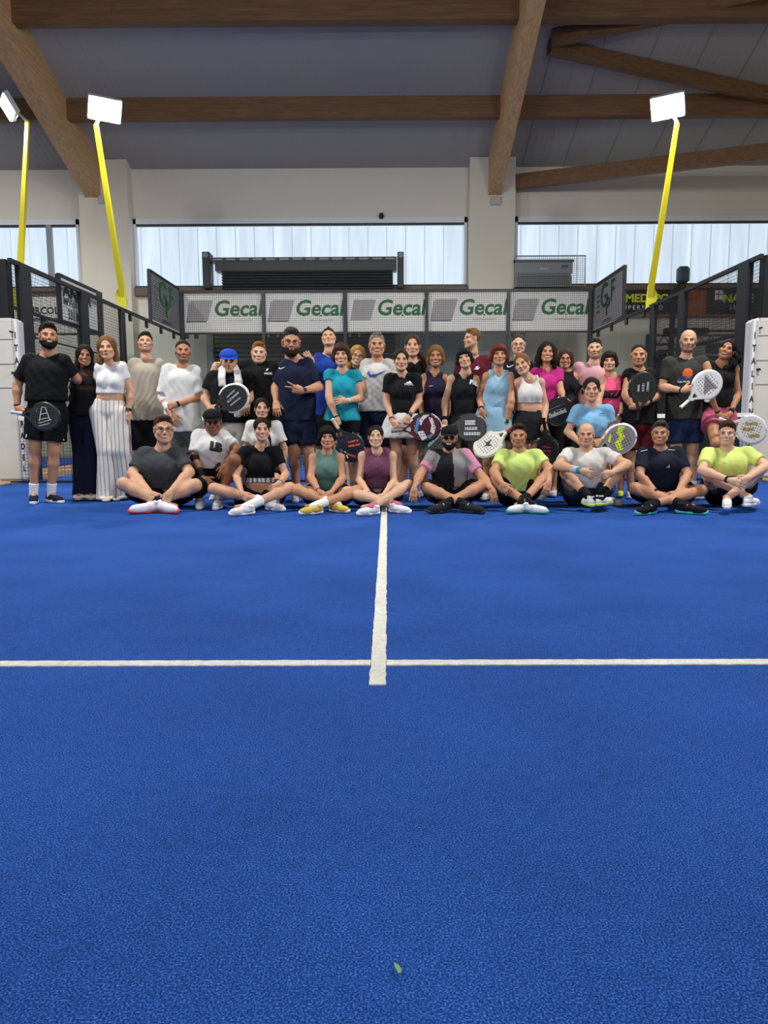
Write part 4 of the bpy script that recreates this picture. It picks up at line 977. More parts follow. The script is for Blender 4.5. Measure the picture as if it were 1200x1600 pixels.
            mb.tube(F_([(sx*q, -.083+.55*max(q-.02, 0)+(.002 if q > .04 else 0), .0235+(.004 if .025 < q < .045 else 0)-(.004 if q > .05 else 0)) for q in (.014, .024, .034, .044, .053)]), np.array((.7, 1, 1, .8, .4))*t_*hs, 5, 5, flat=.8)
            mb.ball(F_([(sx*.0075, -.101, -.041)])[0], .0028*hs, 6, 4, 5)
        wd = .026 if smile else .021; up = .007 if smile else .001
        arc = lambda dz, w_, u_, dy=0: F_([(q*w_, -.0925+abs(q)**2*.016+dy, -.0625+dz+u_*abs(q)**1.6) for q in (-1, -.6, -.25, 0, .25, .6, 1)])
        rt = np.array((.35, .8, 1, 1, 1, .8, .35))
        if smile > 1:
            mb.tube(arc(-.0005, wd*.92, up, -.0008), rt*.0046*hs, 6, 4, flat=1)
            mb.tube(arc(.0052, wd, up*.75, -.001), rt*.0022*hs, 5, 3); mb.tube(arc(-.0062, wd*.97, up*1.35, -.001), rt*.0028*hs, 5, 3)
        else:
            mb.tube(arc(.0022, wd, up, -.001), rt*.0028*hs, 5, 3); mb.tube(arc(-.0038, wd*.9, up, -.001), rt*.0036*hs, 5, 3); mb.tube(arc(-.0006, wd*.95, up, -.0025), rt*.0011*hs, 4, 5)
        for sd, pose in (('L', hl), ('R', hr_)):
            if pose is None: continue
            a, e, w, dd = s.arm[sd]
            pz = s.handn.get(sd, (0, -1, .15)) if hasattr(s, 'handn') else (0, -1, .15)
            Fm = frame(dd, np.array(pz, float)); hV2, hF2 = HD[pose]; V2 = hV2*S_*(.95 if not s.g else .86)*1.03
            if sd == 'R': V2 = V2*np.array((1, -1, 1)); hF2 = hF2[:, ::-1]
            mb.add(V2@Fm.T+w, hF2, 0, sc_*.98)
        m = mat('skin_%d' % sk, '#000000', .55, attr=True, spec=.35, bump=(120, .12, .003))
        lc = lips or ('#a04a48' if s.g else '#9a5a4c')
        base = np.array((s.pel[0], s.pel[1], 0.0))
        s.o = top('person', mb, [m, M_eye, M_iris, mat('lips_'+lc, lc, .45), M_teeth, mat('hair_'+browc, HAIRC[browc], .75, spec=.15, bump=(300, .5, .002))], base, label, 'person', group, smooth=True, attr=True)
    def hair(s, style, hc):
        V, Fq = hair_mesh(style, s.seed); m = mat('hair_'+hc, HAIRC[hc], .75, spec=.15, bump=(300, .5, .002)); mb = MB().add(xf(V, s.hR, s.hc_, s.hs), Fq)
        s.hm = m; s.child('hair', mb, m)
    def strand(s, pts, r0, r1, name='ponytail', amp=.004, m=None):    # local head coordinates
        d = Sdf(); P_ = [xf(np.array(p, float)[None], s.hR, s.hc_, s.hs)[0] for p in pts]; n = len(P_)-1
        for i in range(n): d.cone(P_[i], P_[i+1], r0+(r1-r0)*i/n, r0+(r1-r0)*(i+1)/n, k=.02)
        V, Fq = d.build(.008, lambda x, y, z: amp*np.sin(x*140+2*np.sin(z*30))+amp*.6*np.sin(x*260+z*20)); return s.child(name, MB().add(V, Fq), m or s.hm)
    # ------------------------------ clothes
    def top(s, kind='tee', col='#222222', hem=None, t=.012, sleeve=.55, neckr=.066, colf=None, fold=.0045, loose=0, neckd=.0, sleeveR=None, hemz=None, hs=.011, name=None, straps=None, spread=.0, mock=False):
        t = .006+t*.5; loose *= .6; d = Sdf(); S_ = s.s; s.torso(d, t, up=kind not in ('tank', 'bra'), k=.05); r, f, u = s.r, s.f, s.u
        if hem is not None: hemz = at(*s.uv(hem[0], hem[1]), s.Y)[2]
        if hemz is None: hemz = s.pel[2]+.02
        low = s.pel-u*max(.0, (s.pel[2]-hemz)/max(u[2], .3)+.03)
        po = (.068 if s.g else .064)*S_*s.b; pr = (.095 if s.g else .098)*S_*s.b+t+spread
        if hemz < s.pel[2]+.03:
            for sx in (-1, 1): d.cone(s.pel+r*sx*po, low+r*sx*po, pr-spread*.5, pr+loose, k=.04)
        if loose and not s.g:
            for sx in (-1, 1): d.cone(s.chest+r*sx*.05+f*.02, s.pel+r*sx*.07+f*.01, .092*S_*s.b+t, .096*S_*s.b+t+loose, k=.04)
        if kind in ('tank', 'bra'):
            for sx in (-1, 1):
                st = (s.neck*.45+(s.shL, s.shR)[sx > 0]*.55) if not straps else (s.neck*(1-straps)+(s.shL, s.shR)[sx > 0]*straps)
                d.cone(s.chest+r*sx*.06*S_+f*.02, st+u*.0, .07*S_+t*.5, .038*S_+t, k=.04); d.cone(s.chest+r*sx*.06*S_-f*.03, st, .07*S_+t*.5, .038*S_+t, k=.04)
        for sd, sx in (('L', -1), ('R', 1)):
            a, e, w, _ = s.arm[sd]; sl = sleeve if (sd == 'L' or sleeveR is None) else sleeveR; g = .86 if s.g else 1
            if kind == 'tee':
                ra = (.050*g*min(s.b, 1.15))*S_+t+.004; q = a+(e-a)*min(sl, 1)
                d.cone(a, q, ra, (.044*g)*S_+t+(.005+loose*.3 if sl < .9 else .003), k=.035, flat=1)
                if sl > 1: q2 = e+(w-e)*(sl-1); d.cone(e-(e-a)*.1, q2, .044*g*S_+t*.7, .031*g*S_+t*.6, k=.02, flat=1)
            else:
                d.cone(a+u*.02+r*sx*.03, a-u*.10+r*sx*.030, .052*S_, .047*S_, k=.01, op='sub') if kind == 'tank' else d.cone(a+u*.03+r*sx*.03, a-u*.13+r*sx*.035, .062*S_, .055*S_, k=.01, op='sub')
        d.cut((0, 0, hemz), (0, 0, -1))
        nb = s.neck+u*.02*S_+f*.018
        if not mock:
            na = nrm(u+f*(.42+neckd*12)); d.cone(nb+f*.012-u*.006, nb+f*.012-u*.006+na*.16, neckr*1.12*S_, neckr*1.25*S_, k=.008, op='sub', flat=2)
        if kind == 'bra': d.ell(nb+f*.05-u*.0, (.075*S_, .09, .09), k=.006, op='sub')
        fn = folds(s.seed, fold) if fold else None
        V, Fq = d.build(hs, fn); n = name or {'tee': 'shirt', 'tank': 'tank_top', 'bra': 'sports_bra'}[kind]
        s.hz = hemz
        if colf:
            c = colf(s, V); s.shirt = s.child(n, MB().add(V, Fq, 0, c), mat('cloth_vc', '#000000', .85, attr=True, spec=.2, bump=(60, .25, .004)), attr=True)
        else: s.shirt = s.child(n, MB().add(V, Fq), cloth(col))
        s.sV = (V, Fq)
    def loc(s, V):
        q = V-s.chest; return q@s.r, q@s.f, q@s.u
    def bottom(s, kind='shorts', col='#15161a', L=.62, t=.022, flare=.02, fold=.004, colf=None, hs=.0125, mt=None, name=None, waist=None):
        waist = waist or ((.17 if not s.g else .14)+(.07 if s.sit_ else 0))
        d = Sdf(); S_ = s.s; r, f, u = s.r, s.f, s.u
        po = (.068 if s.g else .064)*S_*s.b; pr = (.095 if s.g else .098)*S_*s.b+min(t, .010)
        wz = s.pel+u*waist*S_; wr = (.080 if s.g else .094)*S_*s.b+.012
        for sx in (-1, 1): d.cone(s.pel+r*sx*po, wz+r*sx*(.042 if s.g else .058)*S_*s.b, pr, wr, k=.04)
        if not s.g: d.cone(s.pel-u*.03+f*.006, wz+f*.006, pr+.014, wr+.014, k=.04)
        for sd in 'LR':
            h_, kn, an, to = s.leg[sd]
            if kind in ('shorts', 'trousers', 'capri'):
                if kind == 'shorts' and not s.sit_: tt, ff = t*.75, flare*.6
                else: tt, ff = t, flare*.8
                q = h_+(kn-h_)*min(L, 1); fl_ = 1 if L <= 1 else 0
                d.cone(h_, q, .086*S_*min(s.b, 1.15)+tt, .060*S_+tt+ff+(1-min(L, 1))*.03, k=.012, flat=fl_)
                if L > 1:
                    e_ = kn+(an-kn)*min(L-1, 1.0); d.cone(kn-(kn-h_)*.05, e_, .058*S_+t+flare*.6, .045*S_+t+flare*1.3, k=.012, flat=1)
                    if kind == 'trousers' and L >= 2: d.cone(an, (an[0], an[1], .025), .045*S_+t+flare*1.3, .05*S_+t+flare*1.6, k=.012, flat=1)
            else:                                    # skirt
                q = h_+(kn-h_)*L; d.cone(h_, q, .09*S_+t, .085*S_+t+flare, k=.05, flat=0)
        if kind == 'skirt':
            for k_ in (-.5, 0, .5):
                a = s.pel+r*k_*.08; q = a+((s.leg['L'][1]+s.leg['R'][1])/2-s.pel)*L+r*k_*.12; d.cone(a, q, .105*S_+t, .105*S_+t+flare, k=.05)
            zq = (s.hipL+(s.leg['L'][1]-s.hipL)*L)[2]; d.cut((0, 0, zq), (0, 0, -1))
        d.cut(wz-u*.012, u)
        fn = folds(s.seed+5, fold) if fold else None
        V, Fq = d.build(hs, fn); n = name or {'shorts': 'shorts', 'capri': 'leggings', 'trousers': 'trousers', 'skirt': 'skirt'}[kind]
        s.bt = s.child(n, MB().add(V, Fq), mt or cloth(col))
    def shoe(s, sd, col, sole, kind='shoe'):
        h_, kn, an, to = s.leg[sd]; d = nrm(to-an); upv = np.array((0, 0, 1.))
        lay = an[2] < .11 and kn[2] < .42 and np.hypot(*(kn-an)[:2]) > .2
        d = nrm(np.array((d[0], d[1], 0)) if np.hypot(d[0], d[1]) > .05 else np.array((0, -1, 0))); 
        if lay: upv = nrm((0, -.45, .9))
        if lay: d = nrm(np.array((np.sign(d[0])*.80, -.60, 0)))
        Fm = frame(d, upv); sc_ = s.s*(.98 if not s.g else .88)
        zo = max(an[2]-.085*sc_, 0.002) if not lay else .012
        o = np.array((an[0], an[1], zo))
        if kind == 'sandal':
            V, Fq = SD_V; sh = s.child('sandal', MB().add(V*sc_@Fm.T+o, Fq), cloth(sole)); V, Fq = SD_S; sub('strap', MB().add(V*sc_@Fm.T+o, Fq), cloth(col), sh, smooth=True); return
        (V, Fq), (V2, F2) = SHOE
        sh = s.child('shoe', MB().add(V*sc_@Fm.T+o, Fq), cloth(col)); sub('sole', MB().add(V2*sc_@Fm.T+o, F2), cloth(sole), sh, smooth=True)
        lb = MB()
        for i in range(4):
            x = .035+.024*i; zz = .093-.0125*i; lb.tube([xf(np.array((x, yy, zz-abs(yy)*.35))[None]*sc_, Fm, o)[0] for yy in (-.022, 0, .022)], .0028, 4)
        lc = '#f0f0ee' if sum(srgb(col)) < 1.0 else '#d7d8d6'
        sub('laces', lb, cloth(lc), sh)
    def sock(s, sd, spec):
        col, hgt = spec; h_, kn, an, to = s.leg[sd]; d = Sdf(); d.cone(an-nrm(kn-an)*.03, an+nrm(kn-an)*hgt, .040*s.s, (.040+hgt*.06)*s.s, k=.0, flat=1); V, Fq = d.build(.009); s.child('sock', MB().add(V, Fq), cloth(col))
    def band(s, sd, col, t=.93, w=.012, name='wristband', r=None, watch=False):
        a, e, wr, _ = s.arm[sd]; p = e+(wr-e)*t; d = nrm(wr-e); r = r or (.0275+.014*(1-t)*1.6)*s.s*(.86 if s.g else 1)+.0035
        o = s.child(name, MB().tube([p-d*w, p+d*w], r, 12), cloth(col))
        if watch:
            q = p+np.array((0, -1, 0))*r; n_ = nrm(np.array((0, -1, 0))-d*(-d[1])); q = p+n_*(r+.002); sd_ = np.cross(d, n_); V = [q+d*a_*.017+sd_*b_*.015+n_*c_ for c_ in (-.004, .006) for a_, b_ in ((-1, -1), (1, -1), (1, 1), (-1, 1))]
            sub('watch_face', MB().add(V, np.array([(0, 3, 2, 1), (4, 5, 6, 7), (0, 1, 5, 4), (1, 2, 6, 5), (2, 3, 7, 6), (3, 0, 4, 7)])), M_blackp, o)
    def glasses(s, col='#1a1512', dark=False, up=0, r=.0012):
        mb = MB(); F_ = lambda P_: xf(np.array(P_, float), s.hR, s.hc_, s.hs); z0 = up; y0 = -.094 if not up else -.075
        m = cloth(col)
        for sx in (-1, 1):
            pts = [(sx*.031+.022*math.cos(a), y0, z0-.001+.0165*math.sin(a)) for a in np.linspace(0, 2*math.pi, 15)]; mb.tube(F_(pts), .0021*s.hs, 5, cap=False)
            mb.tube(F_([(sx*.053, y0, z0+.004), (sx*.074, -.05, z0+.003), (sx*.080, .01, z0+.002)]), .0018*s.hs, 5)
        mb.tube(F_([(-.010, y0-.002, z0+.002), (.010, y0-.002, z0+.002)]), .0018*s.hs, 5)
        g = s.child('glasses' if not dark else 'sunglasses', mb, m)
        if dark:
            lb = MB()
            for sx in (-1, 1): lb.tube(F_([(sx*.031, y0-.001, z0-.001), (sx*.031, y0+.001, z0-.001)]), .0215*s.hs, 14)
            sub('lens', lb, M_blackp, g)
    def cap(s, col, logo=None):
        d = Sdf(); d.ell((0, .020, .050), (.088, .103, .078), k=0).cut((0, 0, .040), (0, 0, -1)); V, Fq = d.build(.0068); F_ = lambda V: xf(V, s.hR, s.hc_, s.hs)
        c = s.child('cap', MB().add(F_(V), Fq), cloth(col))
        n = 13; V = []; 
        for k_ in range(2):
            for i in range(n):
                a = math.pi*(i/(n-1)); V.append((-.076*math.cos(a), -.055-.045*math.sin(a)**.8-.0, .046-.006*math.sin(a)+.010*math.cos(a)**2*0-k_*.005))
            for i in range(n):
                a = math.pi*(i/(n-1)); V.append((-.078*math.cos(a), -.060-.092*math.sin(a)**.75, .048-.020*math.sin(a)-.012*math.cos(a)**2-k_*.005))
        Q = [(i, i+1, n+i+1, n+i) for i in range(n-1)]+[(2*n+i+1, 2*n+i, 3*n+i, 3*n+i+1) for i in range(n-1)]+[(n+i, n+i+1, 3*n+i+1, 3*n+i) for i in range(n-1)]
        sub('brim', MB().add(F_(np.array(V)), np.array(Q)), cloth(col), c, smooth=False)
    def prints(s, items, name='chest_print', to=None):
        """flat print laid on the cloth: items (kind, data, x, y(crop px), size m, colour)"""
        V, Fq = to or s.sV; bv = BVHTree.FromPolygons([tuple(v) for v in V], [tuple(q) for q in Fq])
        for it in items:
            kind, data, x, y, size, col = it[:6]; kw = it[6] if len(it) > 6 else {}
            u, v = s.uv(x, y); c = at(u, v, s.Y-.2); ang = kw.pop('ang', 0) if kw else 0; ca, sa = math.cos(ang), math.sin(ang)
            def fn(a, b, d):
                p = c+s.r*(a*ca-b*sa)+np.array((0, 0, 1.))*(a*sa+b*ca); dr = nrm(p-CO); h = bv.ray_cast(Vector(p-dr*.4), Vector(dr), 2.0)
                if h[0] is None: return p+np.array((0, .12, 0))
                return np.array(h[0])-dr*(.005+d)
            mb = MB()
            flat = MB(); F0 = lambda a, b, d: (a, b, 0)
            if kind == 't': text_mb(data, size, F0, .0, mb=flat, **kw)
            else: flat.add([(a*size, b*size, 0) for a, b in data], [tuple(range(len(data)))])
            me = flat.mesh('f'); bm = bmesh.new(); bm.from_mesh(me); bpy.data.meshes.remove(me); bmesh.ops.triangulate(bm, faces=bm.faces[:])
            for _ in range(4):
                ed = [e for e in bm.edges if e.calc_length() > .014]
                if not ed: break
                bmesh.ops.subdivide_edges(bm, edges=ed, cuts=1, use_grid_fill=False); bmesh.ops.triangulate(bm, faces=[q for q in bm.faces if len(q.verts) > 3])
            bm.verts.index_update(); mb.add([fn(q.co.x, q.co.y, 0) for q in bm.verts], [tuple(w.index for w in q.verts) for q in bm.faces]); bm.free()
            s.child(name, mb, mat('print_'+col, col, .7), smooth=False)
# ------------------------------------------------------------------ people, left to right. coordinates are read off the photograph
G_TOP = 'standing players in the back rows'; 
Z = lambda v: ('z', v)
# 1 tall bearded man, black tee, racket
p = Person('A', 7.45, (355, 118, 302), 'tall bearded man in plain black tee and shorts holding dark racket at far left', sk=1, sh=[(170, 385), (510, 388)], pel=(345, 770), hair='thick', hc='black', beard=2, face=(6, 2, 0), smile=2,
  armL=[(128, 570, .02), (128, 735, -.02), (170, 778, -.05)], armR=[(560, 520, .12), (590, 560, .3), None], handR='relax', handL='grip', legL=[(258, 1040, -.02), (243, 1300, .02), (250, 1430, -.2)], legR=[(398, 1050, .0), (372, 1290, .06), (445, 1400, .0)],
  build=1.06, top=dict(col='#101113', hem=(330, 692), t=.024, loose=.03, sleeve=.75), bot=dict(col='#0c0d0f', L=.75, t=.032, flare=.03), shoes='#1d2430', sole='#f0f0f0', socks=('#ececec', .12))
p.band('L', '#0e0e10', .92, .006); p.prints([('p', [(-.5, -1), (.1, -1), (.6, .9), (0, .9)], 192, 945, .016, '#e8e8e8'), ('p', [(-.5, -1), (.5, -1), (.5, 1), (-.5, 1)], 468, 975, .008, '#cfcfcf')], 'shorts_print', to=(np.vstack([np.array([v.co for v in p.bt.data.vertices])+BASE[p.o.name]]), [tuple(q.vertices) for q in p.bt.data.polygons]))
# 2 dark haired woman, sheer banded top
def sheer(s, V):
    _, _, z = s.loc(V); c = np.tile(np.array(srgb('#15151a')), (len(V), 1)); m = ((z > .045) & (z < .10)) | ((z < -.06) & (z > -.105)); c[m] = np.array(srgb('#4a3429')); return c
p = Person('A', 7.72, (622, 275, 432), 'dark long haired woman in sheer black top and navy trousers', 'f', 3, sh=[(545, 455), (702, 455)], pel=(618, 760), hair='long', hc='dark', smile=2, face=(4, 0, 3),
  armL=[(540, 600, .12), (520, 720, .2), None], armR=[(735, 600, .14), (720, 720, .22), None], legL=[(590, 1040, 0), (590, 1325, 0), (580, 1390, -.1)], legR=[(660, 1040, 0), (662, 1325, 0), (678, 1385, -.1)],
  top=dict(col='#15151a', hem=(600, 800), t=.010, sleeve=1.8, colf=sheer, neckr=.05), bot=dict(kind='trousers', col='#12172a', L=2, t=.012, flare=.018), shoes='#d9d3c8', sole='#a9927a', footw='sandal')
# 3 blonde woman, white crop top, striped trousers
M_str = mat('striped_linen', '#dedad2', .85)
_n = M_str.node_tree.nodes; _l = M_str.node_tree.links; _tc = _n.new('ShaderNodeTexCoord'); _w = _n.new('ShaderNodeTexWave'); _w.bands_direction = 'X'; _w.inputs['Scale'].default_value = 7.5; _w.inputs['Distortion'].default_value = .6; _w.inputs['Detail'].default_value = 0
_cr = _n.new('ShaderNodeValToRGB'); _cr.color_ramp.elements[0].position = .02; _cr.color_ramp.elements[0].color = (*srgb('#827b74'), 1); _cr.color_ramp.elements[1].position = .12; _cr.color_ramp.elements[1].color = (*srgb('#dedad2'), 1)
_l.new(_tc.outputs['Object'], _w.inputs[0]); _l.new(_w.outputs[0], _cr.inputs[0]); _l.new(_cr.outputs[0], _n['Principled BSDF'].inputs[0])
p = Person('A', 7.65, (785, 208, 388), 'blonde woman in white crop top and wide striped trousers', 'f', 2, sh=[(695, 440), (935, 432)], pel=(805, 760), hair='long', hc='dblonde', smile=1, face=(-8, 0, -4),
  armL=[(700, 600, .12), (680, 700, .2), None], armR=[(960, 620, .02), (945, 775, -.03), (925, 850, -.05)], legL=[(790, 1050, -.02), (785, 1335, 0), (785, 1400, -.12)], legR=[(895, 1050, 0), (905, 1330, .1), (900, 1390, -.0)],
  top=dict(col='#dcdbd9', hem=(810, 640), t=.012, sleeve=.5, neckr=.072), bot=dict(kind='trousers', L=2, t=.020, flare=.028, mt=M_str, waist=.12), shoes='#d8cfc4', sole='#cbb9a6', footw='sandal')
p.band('R', '#2a2322', .88, .010, 'wrist_watch', watch=True); p.band('R', '#b9a06a', .80, .003, 'bracelet')
# 4 man beige tee
p = Person('B', 8.1, (410, 185, 338), 'moustached man in plain beige tee with chin raised', sk=2, sh=[(290, 412), (545, 412)], pel=(415, 850), hair='thick', hc='dark', stub=.55, face=(0, 14, 0), smile=2, closed=1,
  armL=[(285, 620, .05), (245, 640, -.22), (240, 625, -.26)], armR=[(570, 600, .10), (560, 760, .1), None],
  top=dict(col='#a89f90', hem=(410, 832), t=.022, loose=.03, sleeve=.7), bot=dict(col='#121318', L=.8, t=.03), shoes='#dddddd')
# 5 man white tee, arms crossed down
p = Person('B', 7.75, (688, 240, 405), 'man in loose white tee with one white sleeve and forearms crossed low', sk=0, sh=[(535, 455), (815, 470)], pel=(690, 880), hair='crew', hc='dark', stub=.8, face=(2, 3, 0), smile=0,
  armL=[(535, 665, -.02), (600, 790, -.12), (628, 835, -.14)], armR=[(812, 660, -.02), (640, 715, -.2), (585, 728, -.22)], handR='grip', handL='relax',
  top=dict(col='#d9d8d4', hem=(680, 915), t=.026, loose=.035, sleeve=.85), bot=dict(col='#4c4e50', L=.8, t=.03), shoes='#dddddd')
p.band('R', '#1b1b1d', .97, .012)
d = Sdf(); a_, e_, w_, _ = p.arm['L']; d.cone(a_+(e_-a_)*.7, e_, .048, .045, k=.02).cone(e_, e_+(w_-e_)*.72, .047, .036, k=.02, flat=1); V, Fq = d.build(.010); p.child('arm_sleeve', MB().add(V, Fq), cloth('#d9d8d4'))
# 6 seated man dark grey tee, glasses
p = Person('B', 6.95, (545, 792, 1000), 'seated man in dark grey tee wearing glasses, legs crossed', sk=2, sh=[(350, 1075), (705, 1075)], sit=(525, .13, .10), hair='short', hc='brown', smile=2, face=(5, 0, 0), build=1.1,
  armL=[(312, 1225, -.12), (450, 1370, -.36), (490, 1425, -.40)], armR=[(735, 1215, -.12), (590, 1365, -.38), (560, 1430, -.42)], handL='rest', handR='rest',
  legL=[(250, 1300, 'n'), (540, 1450, Z(.075)), (690, 1470, Z(.05))], legR=[(775, 1310, 'n'), (470, 1450, Z(.075)), (335, 1480, Z(.05))],
  top=dict(col='#3f4245', hem=(520, 1330), t=.020, loose=.02, sleeve=.75), bot=dict(col='#121214', L=.62, t=.02), shoes='#e8e4e4', sole='#d9524e', socks=('#15161a', .09), lips='#a86a5c')
p.glasses('#3a1f1c')
# 7 squatting boy white tee and black cap
def b_sl(s): pass
p = Person('C', 7.15, (248, 748, 935), 'young man in white tee with black letters and black cap, crouching', sk=4, sh=[(95, 940), (370, 945)], pel=(240, 1215, .12), hair=None, hc='black', face=(-2, -8, -3), smile=0,
  armL=[(112, 1120, -.06), (180, 1265, -.24), (235, 1300, -.30)], armR=[(430, 1050, -.10), (345, 1165, -.30), (308, 1235, -.32)], handL='rest', handR='relax',
  legL=[(130, 1330, -.30), (150, 1420, Z(.07)), (150, 1440, Z(.05))], legR=[(410, 1125, -.34), (290, 1385, -.22), (245, 1425, -.36)],
  top=dict(col='#dad8d6', hem=(230, 1185), t=.020, loose=.02, sleeve=.72), bot=dict(col='#101013', L=1.02, t=.03, flare=.02), shoes='#c9cbd0', sole='#ececec', socks=('#e0e0e0', .08))
p.cap('#121214'); p.prints([('t', 'LB', 270, 1030, .10, '#151515', dict(bold=.012, ang=-.15))])
d = Sdf(); a_, e_, w_, _ = p.arm['L']; d.cone(a_+(e_-a_)*.72, e_, .040, .043, k=.02).cone(e_, e_+(w_-e_)*.9, .043, .031, k=.02, flat=1); V, Fq = d.build(.010); p.child('arm_sleeve', MB().add(V, Fq), cloth('#121214')); p.band('R', '#16161a', .9, .014, 'wrist_watch', watch=True)
# 8 blue cap man with towel
p = Person('C', 7.75, (365, 308, 482), 'man in blue cap and black tee with a white towel round his neck', sk=2, sh=[(205, 510), (530, 500)], pel=(375, 880), hair=None, stub=.5, hc='brown', face=(2, -6, 0), smile=1, build=1.08,
  armL=[(178, 655, -.02), (228, 745, -.14), (280, 745, -.18)], armR=[(520, 650, .12), (500, 720, -.05), None], handL='grip',
  top=dict(col='#131419', hem=(385, 850), t=.022, loose=.02, sleeve=.65), bot=dict(col='#bdb9b2', L=.8, t=.03), shoes='#dddddd')
p.cap('#1f45b5'); towL = p
# 9 ginger man black tee
p = Person('C', 7.98, (585, 256, 415), 'short reddish haired man in black tee with an arm over the blue capped man', sk=5, sh=[(450, 430), (735, 430)], pel=(600, 840), hair='short', hc='ginger', stub=.35, face=(0, 0, 2), smile=2, build=1.08,
  armL=[(365, 420, .02), (268, 425, -.22), (250, 490, -.32)], armR=[(745, 560, .05), (735, 655, -.02), (722, 680, -.06)], handL='relax',
  top=dict(col='#111113', hem=(590, 840), t=.022, loose=.02, sleeve=.7, colf=None), bot=dict(col='#1a1b20', L=.8, t=.03), shoes='#dddddd')
p.band('L', '#c9b98a', .8, .003, 'bracelet'); p.prints([('p', [(-.5, 0), (.2, .2), (.5, .9), (-.2, .7)], 648, 468, .03, '#e8e8e8'), ('t', 'PADEL', 656, 488, .030, '#e8e8e8', dict(bold=.001))])
# 10 seated woman white tee behind black crop woman
p = Person('C', 7.35, (608, 665, 822), 'dark haired woman in white tee kneeling behind the black crop top woman', 'f', 2, sh=[(490, 865), (755, 870)], pel=(620, 1190, .1), hair='back', hc='dark', face=(3, 2, 0), smile=0,
  armL=[(485, 1040, .0), (500, 1180, -.05), None], armR=[(775, 1040, 0), (770, 1190, -.05), None], legL=[(560, 1330, -.25), (560, 1430, Z(.06)), (560, 1430, Z(.04))], legR=[(720, 1300, -.3), (720, 1430, Z(.06)), (720, 1440, Z(.04))],
  top=dict(col='#dcdad6', hem=(620, 1150), t=.022, loose=.02, sleeve=.72), bot=dict(col='#17181c', L=.6, t=.02), shoes='#e4b7c6', sole='#e8e8e8')
p.strand([(.03, .06, -.02), (.075, .0, -.10), (.085, -.05, -.20)], .022, .012, 'ponytail')
# 11 seated woman black crop top
p = Person('C', 6.90, (608, 806, 985), 'smiling seated woman in black crop top with white waist band, legs crossed', 'f', 2, sh=[(440, 1055), (760, 1060)], sit=(590, .12, .12), hair='back', hc='dark', face=(4, 0, 0), smile=2,
  armL=[(418, 1235, -.08), (462, 1370, -.32), (500, 1408, -.38)], armR=[(785, 1230, -.06), (730, 1300, -.26), (680, 1370, -.36)], handL='rest', handR='rest',
  legL=[(255, 1335, 'n'), (680, 1440, Z(.07)), (712, 1460, Z(.05))], legR=[(815, 1330, 'n'), (500, 1465, Z(.075)), (370, 1475, Z(.05))],
  top=dict(col='#111114', hem=(590, 1290), t=.010, sleeve=.55, neckr=.07, colf=lambda s, V: np.where((V[:, 2] < s.hz+.045)[:, None], np.where((np.sin(V[:, 0:1]*150) > -.1), np.array(srgb('#e4e4e2')), np.array(srgb('#77777a'))), np.array(srgb('#111114')))),
  bot=dict(col='#16161a', L=.35, t=.016, waist=.10), shoes='#e6e4e2', sole='#f0efee', socks=('#ececea', .16))
p.band('R', '#cfcfcf', .92, .006, 'bracelet'); p.band('R', '#1c1c1e', .86, .004, 'bracelet'); p.strand([(.05, .05, -.03), (.07, .0, -.10), (.075, -.04, -.17)], .016, .008)
# 12 bearded glasses man navy tee
p = Person('D', 7.55, (165, 158, 355), 'tall bearded man in glasses and navy tee making a V sign', sk=1, sh=[(88, 425), (328, 408)], pel=(205, 860), hair='thick', hc='dgrey', browc='dark', beard=2, face=(3, -3, 2), smile=1, build=1.0,
  armL=[(50, 590, .05), (55, 700, -.08), None], armR=[(368, 590, -.05), (245, 615, -.28), (165, 595, -.34)], handR='v', hands={'R': (0, -1, -.1)}, legL=[(190, 1060, -.02), (200, 1290, 0), (200, 1400, -.12)], legR=[(300, 1060, 0), (300, 1290, .05), (310, 1400, -.1)],
  top=dict(col='#141c34', hem=(200, 835), t=.018, loose=.01, sleeve=.8), bot=dict(col='#141b33', L=.75, t=.034, flare=.03), shoes='#e2e2e2', sole='#dddddd', socks=('#e8e8e8', .1))
p.glasses('#1c1a19'); p.band('R', '#121214', .96, .012, 'wrist_watch', watch=True)
SWSH = [(-1, -.1), (-.7, -.42), (-.2, -.35), (1, .35), (-.25, -.12), (-.62, -.16), (-.85, .22)]
p.prints([('p', SWSH, 98, 445, .035, '#e8e8e8')])
# 13 man in blue tee behind
p = Person('D', 8.1, (440, 152, 292), 'slim man in blue tee with chin raised, hand on the bearded man', sk=2, sh=[(330, 372), (540, 380)], pel=(440, 840), hair='fade', hc='dark', face=(-2, 14, -3), smile=0, closed=1,
  armL=[(300, 470, -.02), (320, 400, -.25), (280, 345, -.34)], armR=[(560, 600, .1), (540, 740, .1), None], handL='relax',
  top=dict(col='#1f3f96', hem=(440, 800), t=.018, sleeve=.6), bot=dict(col='#14161c', L=.7), shoes='#dddddd')
p.strand([(0, -.02, .115), (.0, .03, .128)], .018, .014, 'hair_tuft')
